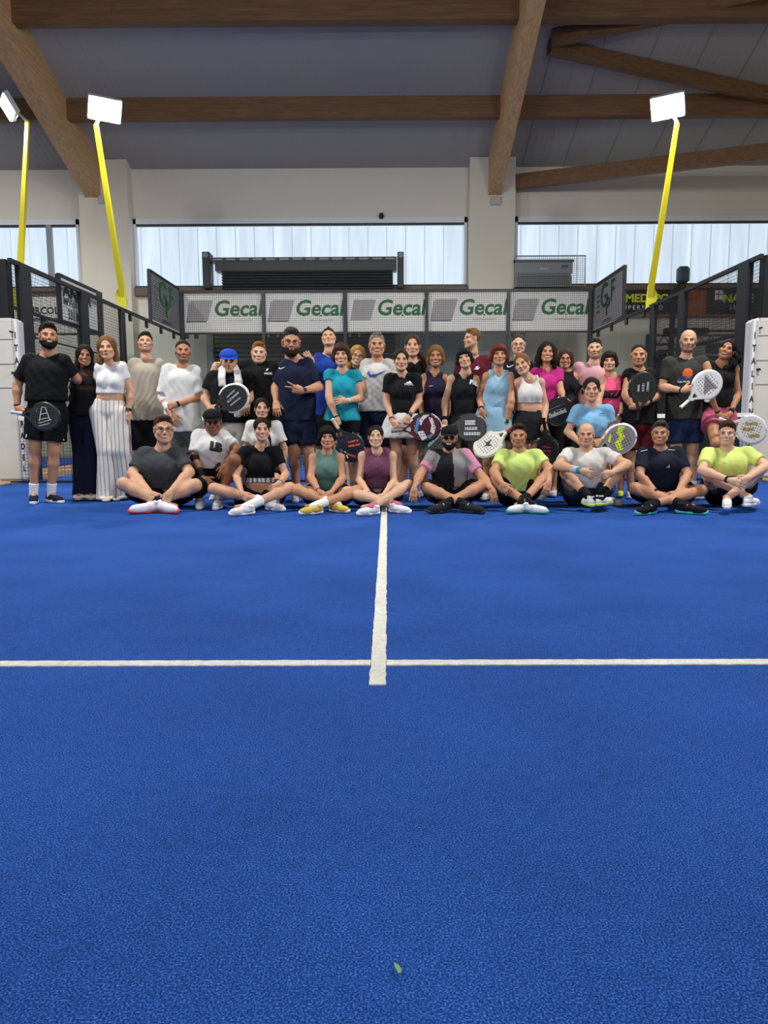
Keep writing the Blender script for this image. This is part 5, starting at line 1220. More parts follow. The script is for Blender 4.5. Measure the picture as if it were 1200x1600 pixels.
# 14 woman turquoise
p = Person('D', 7.55, (533, 262, 432), 'woman in turquoise tee holding her own arm, racket hanging down', 'f', 2, sh=[(400, 490), (685, 500)], pel=(540, 830), hair='bangs', hc='brown', face=(-5, -2, -2), smile=2, build=1.08,
  armL=[(440, 665, -.02), (500, 815, -.10), (502, 880, -.12)], armR=[(682, 670, -.02), (570, 690, -.2), (490, 690, -.24)], handL='grip', handR='flat', legL=[(520, 1040, 0), (520, 1280, 0), None], legR=[(620, 1040, 0), (625, 1280, .05), None],
  top=dict(col='#1e93a8', hem=(530, 838), t=.016, loose=.015, sleeve=.28, neckr=.07), bot=dict(col='#101114', L=.42, t=.014, flare=.01), shoes='#dcdcdc', sole='#ececec')
p.band('L', '#14151a', .95, .006); p.band('R', '#d9d3c8', .88, .006, 'bracelet'); p.band('R', '#c9c2b5', .97, .004, 'bracelet')
# 15 blonde glasses woman
p = Person('D', 8.0, (650, 280, 432), 'long haired blonde woman in glasses behind the turquoise tee woman', 'f', 5, sh=[(575, 470), (740, 470)], hair='long', hc='blonde', face=(6, -2, 10), smile=2, top=dict(col='#1b1c20', t=.012), bot=dict(col='#17181c', L=.8), shoes='#dddddd')
p.glasses('#1a1614')
# 16 white tee blue tick
p = Person('E', 7.9, (230, 190, 362), 'grey haired smiling man in white tee with a large blue tick mark', sk=1, sh=[(110, 420), (360, 420)], pel=(220, 800), hair='fade', hc='grey', stub=.2, browc='dgrey', face=(2, 0, 0), smile=2,
  armL=[(110, 600, .1), (120, 740, .1), None], armR=[(365, 600, .12), (350, 740, .12), None], top=dict(col='#c9c6bf', hem=(210, 768), t=.018, loose=.015, sleeve=.6), bot=dict(col='#131a33', L=.8, t=.03), shoes='#dddddd')
p.prints([('p', SWSH, 232, 485, .105, '#2a4aa5')]); p.strand([(-.03, -.04, .108), (.03, -.045, .11)], .014, .014, 'hair_tuft')
# 17 seated woman green tank, short black hair
p = Person('D', 6.92, (430, 868, 1040), 'seated woman in green tank top with short black hair, legs crossed', 'f', 1, sh=[(285, 1100), (570, 1100)], sit=(430, .12, .12), hair='pixie', hc='black', face=(2, 0, 0), smile=0, build=1.08,
  armL=[(308, 1250, -.08), (372, 1355, -.30), (405, 1405, -.38)], armR=[(545, 1255, -.08), (460, 1360, -.30), (425, 1405, -.40)], handL='rest', handR='rest',
  legL=[(210, 1345, 'n'), (490, 1450, Z(.07)), (545, 1465, Z(.05))], legR=[(650, 1350, 'n'), (345, 1460, Z(.075)), (235, 1470, Z(.05))],
  top=dict(kind='tank', col='#5d7d74', hem=(425, 1345), t=.014, neckr=.075, neckd=.035, straps=.5), bot=dict(col='#2a2d30', L=.35, t=.016), shoes='#d7bc52', sole='#efefec', socks=('#ececea', .12))
p.band('L', '#1a1a1c', .92, .005)
# 18 seated woman mauve tank
p = Person('E', 6.92, (222, 868, 1030), 'laughing seated woman in mauve tank top beside the centre line, legs crossed', 'f', 5, sh=[(82, 1085), (385, 1085)], sit=(235, .12, .12), hair='back', hc='dark', face=(0, 4, 0), smile=2, closed=1,
  armL=[(98, 1270, -.06), (180, 1375, -.30), (205, 1410, -.38)], armR=[(355, 1280, -.06), (275, 1385, -.32), (225, 1430, -.40)], handL='rest', handR='rest',
  legL=[(10, 1360, 'n'), (370, 1455, Z(.07)), (410, 1465, Z(.05))], legR=[(460, 1310, 'n'), (200, 1465, Z(.075)), (80, 1475, Z(.05))],
  top=dict(kind='tank', col='#6d4358', hem=(235, 1330), t=.016, neckr=.07, neckd=.02, straps=.62), bot=dict(col='#191a1e', L=.40, t=.016), shoes='#e9e9ea', sole='#f3f3f3', socks=('#c06a86', .04))
p.band('L', '#1c1c1e', .95, .004, 'hair_tie'); p.strand([(-.02, .085, .05), (.0, .105, .055)], .034, .03, 'hair_bun')
# 19 centre woman black tee white skirt
p = Person('E', 7.5, (408, 304, 470), 'woman in black tee and white skirt holding a colourful racket', 'f', 2, sh=[(280, 520), (560, 520)], pel=(420, 850), hair='back', hc='dark', face=(3, 0, 0), smile=1,
  armL=[(298, 690, .0), (345, 840, -.12), (385, 885, -.18)], armR=[(540, 690, .0), (462, 805, -.16), (440, 868, -.20)], handL='relax', handR='grip', legL=[(375, 1060, -.02), (380, 1330, 0), (380, 1400, -.1)], legR=[(495, 1060, 0), (500, 1330, .05), (500, 1400, -.1)],
  top=dict(col='#141517', hem=(410, 868), t=.018, loose=.015, sleeve=.62), bot=dict(kind='skirt', col='#cfcdca', L=.50, t=.02, flare=.035, hs=.012), shoes='#e2e2e2', sole='#eeeeee', socks=('#e8e8e8', .06))
p.band('L', '#8a3a3a', .86, .008); p.band('L', '#b98a9a', .95, .006); p.band('R', '#1c1c20', .9, .012, 'wrist_watch', watch=True)
p.prints([('p', [(-1, -.3), (-.6, .2), (-.1, .1), (.1, .5), (.5, .4), (.9, -.1), (1, -.3)], 466, 552, .028, '#e8e8e8'), ('t', 'PADEL', 466, 567, .03, '#e8e8e8')])
# 20 woman with long ponytail
p = Person('E', 8.1, (492, 198, 365), 'tall woman with long brown side ponytail behind the white skirted woman', 'f', 2, sh=[(415, 430), (590, 435)], hair='back', hc='brown', browc='dark', face=(0, 0, 0), smile=0, top=dict(col='#131417', t=.012), bot=dict(col='#17181c', L=.8), shoes='#dddddd')
p.strand([(.03, .08, .0), (.075, .03, -.08), (.11, .0, -.15), (.125, -.02, -.22)], .034, .022)
# 21 blond woman purple tank
p = Person('E', 7.95, (662, 278, 438), 'short blonde haired tanned woman in dark purple tank top', 'f', 3, sh=[(540, 510), (765, 520)], pel=(650, 840), hair='bob', hc='dblonde', browc='brown', face=(0, -2, 0), smile=2,
  armL=[(540, 660, .05), (560, 780, .0), None], armR=[(770, 680, .1), (760, 800, .05), None], top=dict(kind='tank', col='#231a33', hem=(640, 850), t=.014, neckd=.02), bot=dict(col='#14151a', L=.5), shoes='#dddddd')
p.prints([('p', [(-1, -.1), (1, 0), (1, .2), (-1, .15)], 628, 580, .02, '#d8d6d4')])
# 22 woman black tank tilted
p = Person('F', 7.6, (215, 298, 452), 'black haired woman in black tank top with tilted head and silver racket', 'f', 2, sh=[(80, 520), (335, 530)], pel=(215, 850), hair='bangs', hc='black', face=(-4, 6, -12), smile=0, build=1.05,
  armL=[(72, 690, .0), (70, 830, -.08), (65, 880, -.12)], armR=[(350, 690, .06), (330, 800, -.02), None], handL='grip',
  top=dict(kind='tank', col='#141519', hem=(210, 860), t=.014, neckr=.07), bot=dict(kind='skirt', col='#17181c', L=.42, t=.015), shoes='#dddddd')
p.band('L', '#141416', .88, .010); p.band('L', '#141416', .97, .006); p.prints([('t', 'PDL', 290, 555, .055, '#e6e6e6', dict(bold=.004, ang=-.2))])
# 23 maroon man profile
p = Person('F', 8.2, (268, 160, 300), 'brown haired man in maroon tee turned to look left', sk=2, sh=[(150, 398), (410, 388)], pel=(280, 880), hair='short', hc='dblonde', browc='brown', face=(-62, 0, 0), smile=0, build=1.08,
  top=dict(col='#571828', t=.018, sleeve=.7), bot=dict(col='#17181c', L=.8), shoes='#dddddd')
p.prints([('p', [(-1, -.3), (-.2, 0), (-.5, .4), (.6, .7), (.2, .1), (1, .3), (.3, -.5)], 306, 448, .035, '#e6e6e6')])
# 24 light blue dress red hair
p = Person('F', 7.55, (470, 268, 430), 'red haired woman in pale blue tennis dress holding a cream racket', 'f', 1, sh=[(335, 505), (590, 505)], pel=(430, 800), hair='bangs', hc='auburn', face=(6, 2, 0), smile=1, build=1.1,
  armL=[(325, 650, .08), (340, 760, .1), None], armR=[(560, 690, -.02), (522, 855, -.10), (505, 925, -.14)], handR='grip', legL=[(380, 1040, 0), (380, 1280, 0), None], legR=[(450, 1040, 0), (450, 1280, .05), None],
  top=dict(kind='tank', col='#8cb2c8', hem=(420, 800), t=.012, neckr=.078, neckd=.03, straps=.6, name='dress_bodice'), bot=dict(kind='skirt', col='#8cb2c8', L=.48, t=.016, flare=.03, name='dress_skirt', waist=.16), shoes='#dddddd')
p.band('R', '#c8c2b4', .9, .010, 'wrist_watch', watch=True); p.band('L', '#1a1a1c', .9, .02)
nb = p.neck+p.f*.02
p.child('necklace', MB().tube([nb+np.array((.062*math.cos(a), -.052-.03*abs(math.sin(a)), -.02-.075*abs(math.sin(a))**1.5)) for a in np.linspace(-math.pi, 0, 11)], .0018, 4), mat('gold', '#c9a24a', .3, metal=1))
# 25 man glasses behind
p = Person('F', 8.2, (612, 200, 345), 'balding man in glasses and dark navy shirt behind the white top woman', sk=5, sh=[(500, 430), (730, 430)], hair='receding', hc='dgrey', stub=.3, face=(0, -4, 0), smile=1, top=dict(col='#14182a', t=.016), bot=dict(col='#17181c', L=.8), shoes='#dddddd')
p.glasses('#4a3a34'); p.prints([('p', SWSH, 556, 430, .045, '#e0e0e0')])
# 26 white sports bra
p = Person('F', 7.5, (638, 335, 500), 'blonde woman in white sports top and black skirt, head tilted left', 'f', 2, sh=[(570, 545), (815, 545)], pel=(690, 850), hair='back', hc='dblonde', browc='brown', face=(-14, 4, -16), smile=1,
  armL=[(590, 690, .12), (600, 800, .15), None], armR=[(810, 720, .0), (800, 860, -.06), (812, 930, -.10)], handR='grip', legL=[(640, 1060, 0), (640, 1290, 0), None], legR=[(740, 1060, 0), (745, 1290, .05), None],
  top=dict(kind='bra', col='#d6d4d0', hem=(680, 705), t=.010, fold=.001, straps=.55), bot=dict(kind='skirt', col='#191a1e', L=.56, t=.012, flare=.018, waist=.15), shoes='#e2e2e2')
p.band('R', '#16161a', 1.0, .014, 'glove_cuff'); p.prints([('p', [(math.cos(a), math.sin(a)) for a in np.arange(14)*math.pi/7], 762, 975, .020, '#dcdcdc')], 'skirt_print', to=(np.array([v.co for v in p.bt.data.vertices])+BASE[p.o.name], [tuple(q.vertices) for q in p.bt.data.polygons]))
# 27 magenta tee
p = Person('G', 7.9, (165, 252, 405), 'woman with wavy dark hair in magenta tee holding a black racket', 'f', 1, sh=[(40, 475), (285, 480)], pel=(180, 800), hair='longw', hc='dark', face=(4, 0, 4), smile=2, build=1.05,
  armR=[(268, 620, -.02), (278, 665, -.2), (305, 690, -.24)], armL=[(50, 640, .1), (70, 760, .1), None], handR='relax', legL=[(130, 1080, 0), (140, 1330, .1), (150, 1390, .0)], legR=[(215, 1080, 0), (210, 1335, 0), (210, 1385, -.1)],
  top=dict(col='#b82a7c', hem=(170, 715), t=.014, sleeve=.5, neckr=.078), bot=dict(kind='capri', col='#121215', L=1.35, t=.012), shoes='#e8d4d8', sole='#f0e8e8')
# 28 glasses woman black tank
p = Person('G', 8.15, (298, 312, 445), 'brown haired woman in glasses and black tank beside the magenta tee woman', 'f', 1, sh=[(235, 500), (395, 500)], hair='bob', hc='brown', face=(2, -2, 3), smile=2, top=dict(kind='tank', col='#17171a', t=.012), bot=dict(kind='trousers', col='#15161a', L=2), shoes='#dddddd')
p.glasses('#1a1614')
# 29 pink tee man
p = Person('G', 8.25, (515, 230, 378), 'bearded man in pale pink tee with sunglasses on his head', sk=5, sh=[(355, 440), (640, 450)], pel=(500, 880), hair='short', hc='brown', stub=.85, face=(-2, 4, 0), smile=0, build=1.08,
  armL=[(365, 620, .0), (390, 740, .0), None], top=dict(col='#cf9ea4', t=.02, sleeve=.45), bot=dict(col='#1b1c22', L=.8), shoes='#dddddd')
p.glasses('#15130f', True, up=.088)
# 30 ibiza woman
def ibz(s, V): return np.tile(np.array(srgb('#e8557f')), (len(V), 1))
p = Person('G', 7.85, (622, 322, 468), 'dark haired woman in neon pink tank lettered across the chest', 'f', 2, sh=[(540, 530), (765, 545)], pel=(640, 830), hair='bangs', hc='dark', face=(0, 0, 0), smile=1,
  armR=[(735, 690, .0), (695, 810, -.08), (680, 850, -.10)], armL=[(540, 700, .1), (560, 800, .1), None], legL=[(610, 1090, 0), (620, 1320, .1), None], legR=[(730, 1060, 0), (705, 1300, .0), (700, 1370, -.12)],
  top=dict(kind='tank', col='#e8557f', hem=(640, 872), t=.018, neckr=.08, neckd=.04, loose=.01, straps=.6), bot=dict(col='#1b1c20', L=.6), shoes='#d5e23a', sole='#ecf3a8')
p.prints([('t', 'IBIZA', 640, 643, .098, '#1a1216', dict(bold=.007)), ('t', 'BEACH', 640, 740, .03, '#b03058')]); p.band('R', '#e8e8e8', .93, .012, 'wrist_watch', watch=True)
# trim of the pink tank
nb = p.neck+p.f*.01
p.prints([('p', [(math.cos(a)*1.0+q*0, math.sin(a)) for a in np.linspace(math.pi, 2*math.pi, 16)]+[(math.cos(a)*.86, math.sin(a)*.86) for a in np.linspace(2*math.pi, math.pi, 16)], 628, 540, .088, '#1a1216')] if False else [])
# 31 light blue kneeling woman
p = Person('G', 7.15, (490, 512, 692), 'woman in light blue tee kneeling behind the bald white tee man', 'f', 2, sh=[(340, 755), (655, 755)], pel=(490, 1010, .06), hair='back', hc='dark', face=(2, -2, 0), smile=0, build=1.05,
  armL=[(315, 915, .0), (410, 1000, -.12), (450, 1010, -.16)], armR=[(640, 905, .0), (560, 985, -.16), (520, 1005, -.2)], handR='grip',
  legL=[(430, 1230, -.25), (430, 1400, Z(.07)), (430, 1410, Z(.05))], legR=[(590, 1230, -.28), (590, 1400, Z(.07)), (590, 1410, Z(.05))],
  top=dict(col='#7fb2d6', hem=(490, 960), t=.018, loose=.01, sleeve=.62), bot=dict(col='#15161a', L=.6), shoes='#dddddd')
p.prints([('p', [(-1, -.25), (-.55, .3), (-.1, .1), (.2, .35), (.7, .2), (1, -.2), (.6, 0), (.2, .1), (-.1, -.1), (-.5, .1)], 565, 785, .03, '#22344a'), ('t', 'PADEL', 565, 798, .018, '#22344a')]); p.strand([(-.06, .02, .0), (-.08, .01, -.03)], .02, .014, 'hair_lock'); p.strand([(.06, .02, .02), (.075, .01, -.02)], .02, .012, 'hair_lock')
# 32 black tank man with black racket
p = Person('G', 7.75, (838, 270, 432), 'stern man with cropped hair in black sleeveless tee and dark red shorts', sk=1, sh=[(725, 490), (960, 490)], pel=(830, 860), hair='receding', hc='dark', stub=.4, face=(0, -2, 0), smile=0, build=1.05,
  armR=[(985, 645, -.02), (900, 700, -.2), (840, 710, -.26)], armL=[(740, 640, .0), (790, 735, -.16), (840, 725, -.26)], handR='grip', handL='grip', legL=[(770, 1100, 0), (780, 1330, 0), None], legR=[(880, 1100, 0), (880, 1330, 0), None],
  top=dict(col='#131316', hem=(830, 862), t=.020, loose=.015, sleeve=.16, neckr=.066), bot=dict(col='#4c0f18', L=.78, t=.034), shoes='#dddddd')
p.band('R', '#131316', .9, .014, 'wrist_watch', watch=True)
# 33 seated bald man white tee
p = Person('G', 6.9, (450, 848, 1022), 'bald seated man in white tee with teal wristband and knees raised', sk=2, sh=[(275, 1075), (635, 1075)], sit=(450, .13, .12), hair=None, hc='dgrey', stub=.15, face=(0, 0, 0), smile=1, build=1.12,
  armL=[(240, 1165, -.22), (420, 1205, -.50), (500, 1235, -.54)], armR=[(755, 1155, -.2), (640, 1220, -.46), (580, 1240, -.52)], handL='rest', handR='grip',
  legL=[(300, 1225, 'n'), (480, 1400, -.42), (440, 1470, Z(.03))], legR=[(700, 1190, 'n'), (560, 1395, -.44), (610, 1475, Z(.03))],
  top=dict(col='#cfccc6', hem=(460, 1330), t=.018, sleeve=.62), bot=dict(col='#2a3a44', L=.5, t=.03), shoes='#e4e6dc', sole='#c9e05a', socks=('#131416', .12))
p.band('L', '#2f8f84', .93, .022); p.band('L', '#b9c4cc', .74, .035, 'elbow_sleeve')
# 34 seated yellow tee (left of the two)
p = Person('F', 6.92, (612, 860, 1025), 'seated man in neon yellow tee beside the cap man', sk=1, sh=[(450, 1085), (790, 1085)], sit=(600, .13, .12), hair='short', hc='dark', stub=.5, face=(0, 0, 0), smile=1, build=1.08,
  armL=[(428, 1210, -.15), (495, 1300, -.38), (530, 1345, -.44)], armR=[(845, 1190, -.14), (835, 1290, -.36), (820, 1340, -.42)], handL='rest', handR='rest',
  legL=[(440, 1290, 'n'), (690, 1440, Z(.09)), (760, 1465, Z(.05))], legR=[(830, 1230, 'n'), (640, 1430, Z(.10)), (560, 1475, Z(.05))],
  top=dict(col='#cbe17e', hem=(600, 1355), t=.018, loose=.01, sleeve=.62), bot=dict(col='#111114', L=.62), shoes='#dfe8e4', sole='#3fae96', socks=('#131416', .10))
# 35 seated cap man grey pink tee
def blk(s, V):
    x, f, z = s.loc(V); c = np.tile(np.array(srgb('#1f2023')), (len(V), 1)); g = (x > .035) | (x < -.17); c[g] = np.array(srgb('#98948f')); 
    pk = (x > .20) & (z > .02+.0*x) & (z-(.11-(x-.2)*1.0) > -.05); 
    for sd in 'LR':
        a, e, w, _ = s.arm[sd]; t = ((V-a)@(e-a))/((e-a)@(e-a)); far = np.linalg.norm(V-(a+np.clip(t, 0, 1)[:, None]*(e-a)), axis=1) < .09
        c[far & (t > .02)] = np.array(srgb('#98948f')); c[far & (t > .50)] = np.array(srgb('#d48fae'))
        if sd == 'R': up = far & (t > -.15) & ((V[:, 2]-(a+t[:, None]*(e-a))[:, 2]) > .028); c[up] = np.array(srgb('#d48fae'))
    return c
p = Person('F', 6.88, (105, 868, 1040), 'seated tattooed man in black cap and black, grey and pink tee', sk=1, sh=[(-60, 1085), (265, 1080)], sit=(120, .13, .12), hair=None, hc='black', browc='black', beard=1, face=(-3, -3, 0), smile=2, build=1.1,
  armL=[(-110, 1225, -.14), (-155, 1335, -.34), (-160, 1395, -.38)], armR=[(345, 1245, -.12), (422, 1345, -.34), (435, 1415, -.40)], handL='relax', handR='relax',
  legL=[(-60, 1330, 'n'), (235, 1455, Z(.07)), (290, 1470, Z(.05))], legR=[(355, 1310, 'n'), (60, 1450, Z(.075)), (-20, 1475, Z(.05))],
  top=dict(col='#1f2023', colf=blk, hem=(120, 1320), t=.018, sleeve=.72, hs=.0095), bot=dict(col='#17181b', L=.62), shoes='#24262a', sole='#3a3c40', socks=('#16171b', .10))
p.cap('#121214'); p.glasses('#101012', True, r=.002); p.band('R', '#c8564a', .97, .008)
for sd, t0, t1 in (('L', .05, .95), ('R', .05, .8)):
    a, e, w, _ = p.arm[sd]; mb = MB(); r3 = random.Random(5)
    for k in range(26):
        t = t0+(t1-t0)*k/26; c = e+(w-e)*t; dn = nrm(w-e); s1 = nrm(np.cross(dn, (0, -1, .2))); s2 = np.cross(dn, s1); r = (.0415-.0145*t)*p.s+.0015; a0 = r3.uniform(0, 6.28); ln = r3.uniform(.6, 1.8)
        mb.tube([c+dn*r3.uniform(-.012, .012)+dn*.02*q/4*r3.choice((-1, 1))+(s1*math.cos(a0+ln*q/4)+s2*math.sin(a0+ln*q/4))*r for q in range(5)], .0018, 4)
    p.child('tattoo', mb, mat('tattoo_ink', '#4a4038', .7))
# 36 seated navy tee man
p = Person('H', 6.92, (148, 835, 1012), 'seated man in navy sports tee with turquoise soled shoes', sk=1, sh=[(-15, 1070), (320, 1065)], sit=(150, .13, .12), hair='short', hc='dgrey', browc='dark', stub=.25, face=(-3, 0, 0), smile=2, build=1.08,
  armL=[(-5, 1235, -.12), (125, 1370, -.36), (165, 1400, -.42)], armR=[(352, 1235, -.1), (275, 1365, -.36), (225, 1415, -.42)], handL='rest', handR='rest',
  legL=[(-45, 1330, 'n'), (330, 1455, Z(.075)), (430, 1470, Z(.05))], legR=[(455, 1345, 'n'), (70, 1455, Z(.08)), (0, 1475, Z(.05))],
  top=dict(col='#1b2030', hem=(150, 1330), t=.018, sleeve=.7), bot=dict(col='#111216', L=.62), shoes='#15171c', sole='#5cc8bc', socks=('#131416', .10))
p.prints([('p', [(-.9, -.6), (-.5, -.6), (-.1, .1), (-.3, .3)], 212, 1170, .022, '#dcdcdc'), ('p', [(-.1, -.6), (.3, -.6), (.35, .5), (.2, .7)], 212, 1170, .022, '#dcdcdc'), ('p', [(-1, -.2), (1, .1), (1, .3), (-1, 0)], 30, 1055, .03, '#b9bcc4'), ('p', [(-1, .1), (1, -.2), (1, 0), (-1, .3)], 232, 1050, .03, '#b9bcc4')])
p.band('L', '#121214', .93, .014, 'wrist_watch'); p.band('R', '#b9b9b9', .95, .004, 'bracelet')
# 37 bald bearded man grey tee
p = Person('H', 7.7, (355, 162, 328), 'bald bearded man in charcoal tee with round orange print holding a white racket', sk=2, sh=[(165, 410), (500, 400)], pel=(330, 850), hair=None, hc='dark', stub=.85, face=(4, -2, 3), smile=1, build=1.08,
  armL=[(158, 590, -.02), (318, 612, -.24), (400, 590, -.30)], armR=[(560, 560, .2), (690, 600, .05), (640, 565, -.18)], handL='flat', handR='flat', legL=[(265, 1050, 0), (280, 1270, 0), None], legR=[(385, 1050, 0), (388, 1270, 0), None],
  top=dict(col='#33332f', hem=(320, 828), t=.022, loose=.02, sleeve=.68), bot=dict(col='#1b2a4a', L=.72, t=.03), shoes='#dddddd', socks=('#e6e6e6', .1))
p.prints([('p', [(math.cos(a), math.sin(a)) for a in np.arange(16)*math.pi/8], 350, 486, .052, '#d9622c'), ('p', [(-.9, -.1), (-.2, .3), (.5, .2), (.2, .0), (-.3, -.2)], 352, 490, .04, '#c03a50'), ('p', [(-1, -.3), (-.8, .25), (0, .35), (.9, .25), (1, -.3)], 325, 528, .085, '#232c5a'), ('t', 'THE PADEL', 322, 548, .026, '#dcdcdc', dict(bold=.001))])
p.band('L', '#15151a', .93, .008)
# 38 black tank pink shorts
p = Person('H', 7.6, (640, 232, 392), 'tanned woman in black sleeveless top and pink shorts leaning her head right', 'f', 3, sh=[(455, 420), (735, 450)], pel=(580, 790), hair='back', hc='black', face=(-8, -2, 24), smile=2,
  armL=[(505, 630, -.18), (575, 780, -.14), (610, 825, -.14)], armR=[(722, 640, .0), (665, 780, -.12), (610, 830, -.16)], handL='relax', handR='grip', legL=[(560, 1000, 'n'), (600, 1280, 0), None], legR=[(650, 1000, 0), (680, 1280, .05), None],
  top=dict(kind='tank', col='#121215', hem=(590, 740), t=.012, neckr=.05, straps=.8), bot=dict(col='#b5556e', L=.42, t=.022, flare=.035), shoes='#dddddd')
p.band('L', '#141416', .92, .006); p.band('R', '#141416', .88, .012, 'wrist_watch', watch=True)
p.strand([(.02, .085, .06), (.09, .06, .02), (.12, .04, -.05), (.11, .03, -.13), (.07, .03, -.19)], .045, .035, amp=.006)
# 39 seated yellow tee right
p = Person('H', 6.85, (640, 838, 1015), 'seated man in yellow tee and white trainers at the far right', sk=5, sh=[(455, 1075), (840, 1065)], sit=(650, .13, .12), hair='thick', hc='brown', face=(-3, 0, 2), smile=2, build=1.08,
  armL=[(455, 1200, -.2), (665, 1275, -.46), (725, 1295, -.52)], armR=[(935, 1165, -.18), (800, 1255, -.46), (740, 1290, -.54)], handL='relax', handR='relax',
  legL=[(500, 1235, 'n'), (800, 1400, -.42), (815, 1480, Z(.03))], legR=[(860, 1220, 'n'), (640, 1405, -.46), (640, 1500, Z(.03))],
  top=dict(col='#cfe07c', hem=(640, 1240), t=.018, loose=.01, sleeve=.66), bot=dict(col='#15161a', L=.55, t=.026), shoes='#ebebea', sole='#f4f4f4')
p.band('L', '#2a2a2a', .9, .012); p.prints([('p', SWSH, 625, 1143, .013, '#3a4a20')])
YT = p
# ------------------------------------------------------------------ towel
d = Sdf(); q = towL; nb = q.neck
def PP(x, y, dy): return at(*q.uv(x, y), q.Y+dy)
for pts in (([(345, 425, .02), (315, 460, -.10), (312, 520, -.155), (318, 575, -.165)]), ([(400, 430, .02), (425, 470, -.10), (435, 540, -.155), (445, 600, -.17), (440, 700, -.175), (430, 800, -.17)])):
    P_ = [PP(*t_) for t_ in pts]
    for a, b in zip(P_, P_[1:]):
        for o in (-.022, 0, .022): d.cone(a+np.array((o, 0, 0)), b+np.array((o, 0, 0)), .016, .016, k=.012)
d.cone(PP(345, 425, .02), nb+np.array((-.03, .09, .03)), .026, .026).cone(nb+np.array((-.03, .09, .03)), nb+np.array((.03, .09, .03)), .026, .026).cone(nb+np.array((.03, .09, .03)), PP(400, 430, .02), .026, .026)
V, Fq = d.build(.009, folds(3, .005, .06)); top('towel', MB().add(V, Fq), cloth('#d8d6d0'), nb, 'white towel draped round the neck of the blue capped man', 'towel', smooth=True)
# ------------------------------------------------------------------ rackets
def holed(mb, poly, holes, place, d, mi=0, back=None):
    cu = bpy.data.curves.new('c', 'CURVE'); cu.dimensions = '2D'; cu.fill_mode = 'BOTH'; cu.extrude = back or 0
    for pl in [poly]+holes:
        sp = cu.splines.new('POLY'); sp.points.add(len(pl)-1); sp.use_cyclic_u = True
        for i, (a, b) in enumerate(pl): sp.points[i].co = (a, b, 0, 1)
    o = bpy.data.objects.new('c', cu); C.objects.link(o); bpy.context.view_layer.update(); me = bpy.data.meshes.new_from_object(o.evaluated_get(bpy.context.evaluated_depsgraph_get())); bpy.data.objects.remove(o)
    mb.add([place(v.co.x, v.co.y, d+v.co.z) for v in me.vertices], [tuple(p_.vertices) for p_ in me.polygons], mi); bpy.data.meshes.remove(me)
def inside(poly, x, y):
    c = False; j = len(poly)-1
    for i in range(len(poly)):
        (xi, yi), (xj, yj) = poly[i], poly[j]
        if (yi > y) != (yj > y) and x < (xj-xi)*(y-yi)/(yj-yi)+xi: c = not c
        j = i
    return c
def racket(crop, ctr, end, Y, label, face='#202226', frame='#202226', decos=(), grip='#18181a', yaw=0, hsp=.026, bumper=None, hrow=None, sz=1.0):
    x0 = CR4[crop]; U = lambda q, y: at(x0+q[0]/4.706, 480+q[1]/4.706, y)
    c = U(ctr, Y); e = U(end, Y); b_ = nrm(c-e); nn = nrm(np.cross(b_, (0, 1, 0))); nn = -nn if False else nn
    a_ = nrm(np.cross((0, -1, 0), b_))*-1; a_ = nrm(np.cross(b_, (0, -1, 0)))*-1
    if a_[0] < 0 and abs(b_[2]) > .3: a_ = -a_
    n_ = np.array((0, -1., 0)); ca, sa = math.cos(math.radians(yaw)), math.sin(math.radians(yaw)); a2 = a_*ca+n_*sa; n2 = nrm(np.cross(a2, b_)); n2 = n2 if n2[1] < 0 else -n2
    pl = lambda a, b, d: c+(a2*a+b_*b+n2*d)*sz
    out = [(.127*math.cos(t)*(1-.04*math.sin(t)), .142*math.sin(t)) for t in np.radians(np.linspace(-48, 228, 34))]
    out += [(-.062, -.140), (-.030, -.178), (-.021, -.215), (.021, -.215), (.030, -.178), (.062, -.140)]
    holes = []
    for i in range(-4, 5):
        for j in range(-4, 5):
            x, y = i*hsp, j*hsp+.004
            if (x/.098)**2+(y/.108)**2 < 1: holes.append([(x+.0062*math.cos(t), y+.0062*math.sin(t)) for t in np.arange(8)*math.pi/4])
    heart = [(-.026, -.146), (0, -.140), (.026, -.146), (.010, -.180), (0, -.188), (-.010, -.180)]
    o = empty('padel_racket', c+n2*0, label, 'racket'); mb = MB(); mb.prism([(a*.93, b*.93) for a, b in out[:34]], pl, -.010, .010); sub('hole_shade_plate', mb, mat('hole_shade', '#1b1c1e', .7), o)  # added dark plate closing the through holes, stands in for the shade inside them
    mb = MB(); holed(mb, out, holes+[heart], pl, 0, 0, .017); sub('racket_face', mb, mat('rk_'+face, face, .35, coat=.3), o)
    fr = MB(); fr.tube([pl(a*.99, b*.99, 0) for a, b in out[:34]], .0135*sz, 8, flat=1.5); sub('frame', fr, mat('rk_'+frame, frame, .35, coat=.3), o, smooth=True)
    if bumper: fr = MB(); fr.tube([pl(a*1.075, b*1.075, 0) for a, b in out[9:25]], .007*sz, 6, flat=1.8); sub('bumper', fr, mat('rk_'+bumper, bumper, .4), o, smooth=True)
    h = MB(); h.tube([pl(0, -.200, 0), pl(0, -.235, 0), pl(0, -.318, 0), pl(0, -.322, 0), pl(0, -.333, 0)], np.array((.013, .0165, .0165, .021, .019))*sz, 10); gr = sub('grip', h, cloth(grip), o, smooth=True)
    for poly, col, kind in decos:
        mb = MB(); poly = [(x*a_[0]+z*a_[2], x*b_[0]+z*b_[2]) for x, z in poly]
        if kind == 'h': holed(mb, poly, [q for q in holes if all(inside(poly, *w) for w in q)], pl, .0185)
        else: mb.add([pl(x, y, .0188) for x, y in poly], [tuple(range(len(poly)))])
        sub('face_pattern', mb, mat('rkp_'+col, col, .4), o)
    return o, pl
W_ = '#e6e6e4'
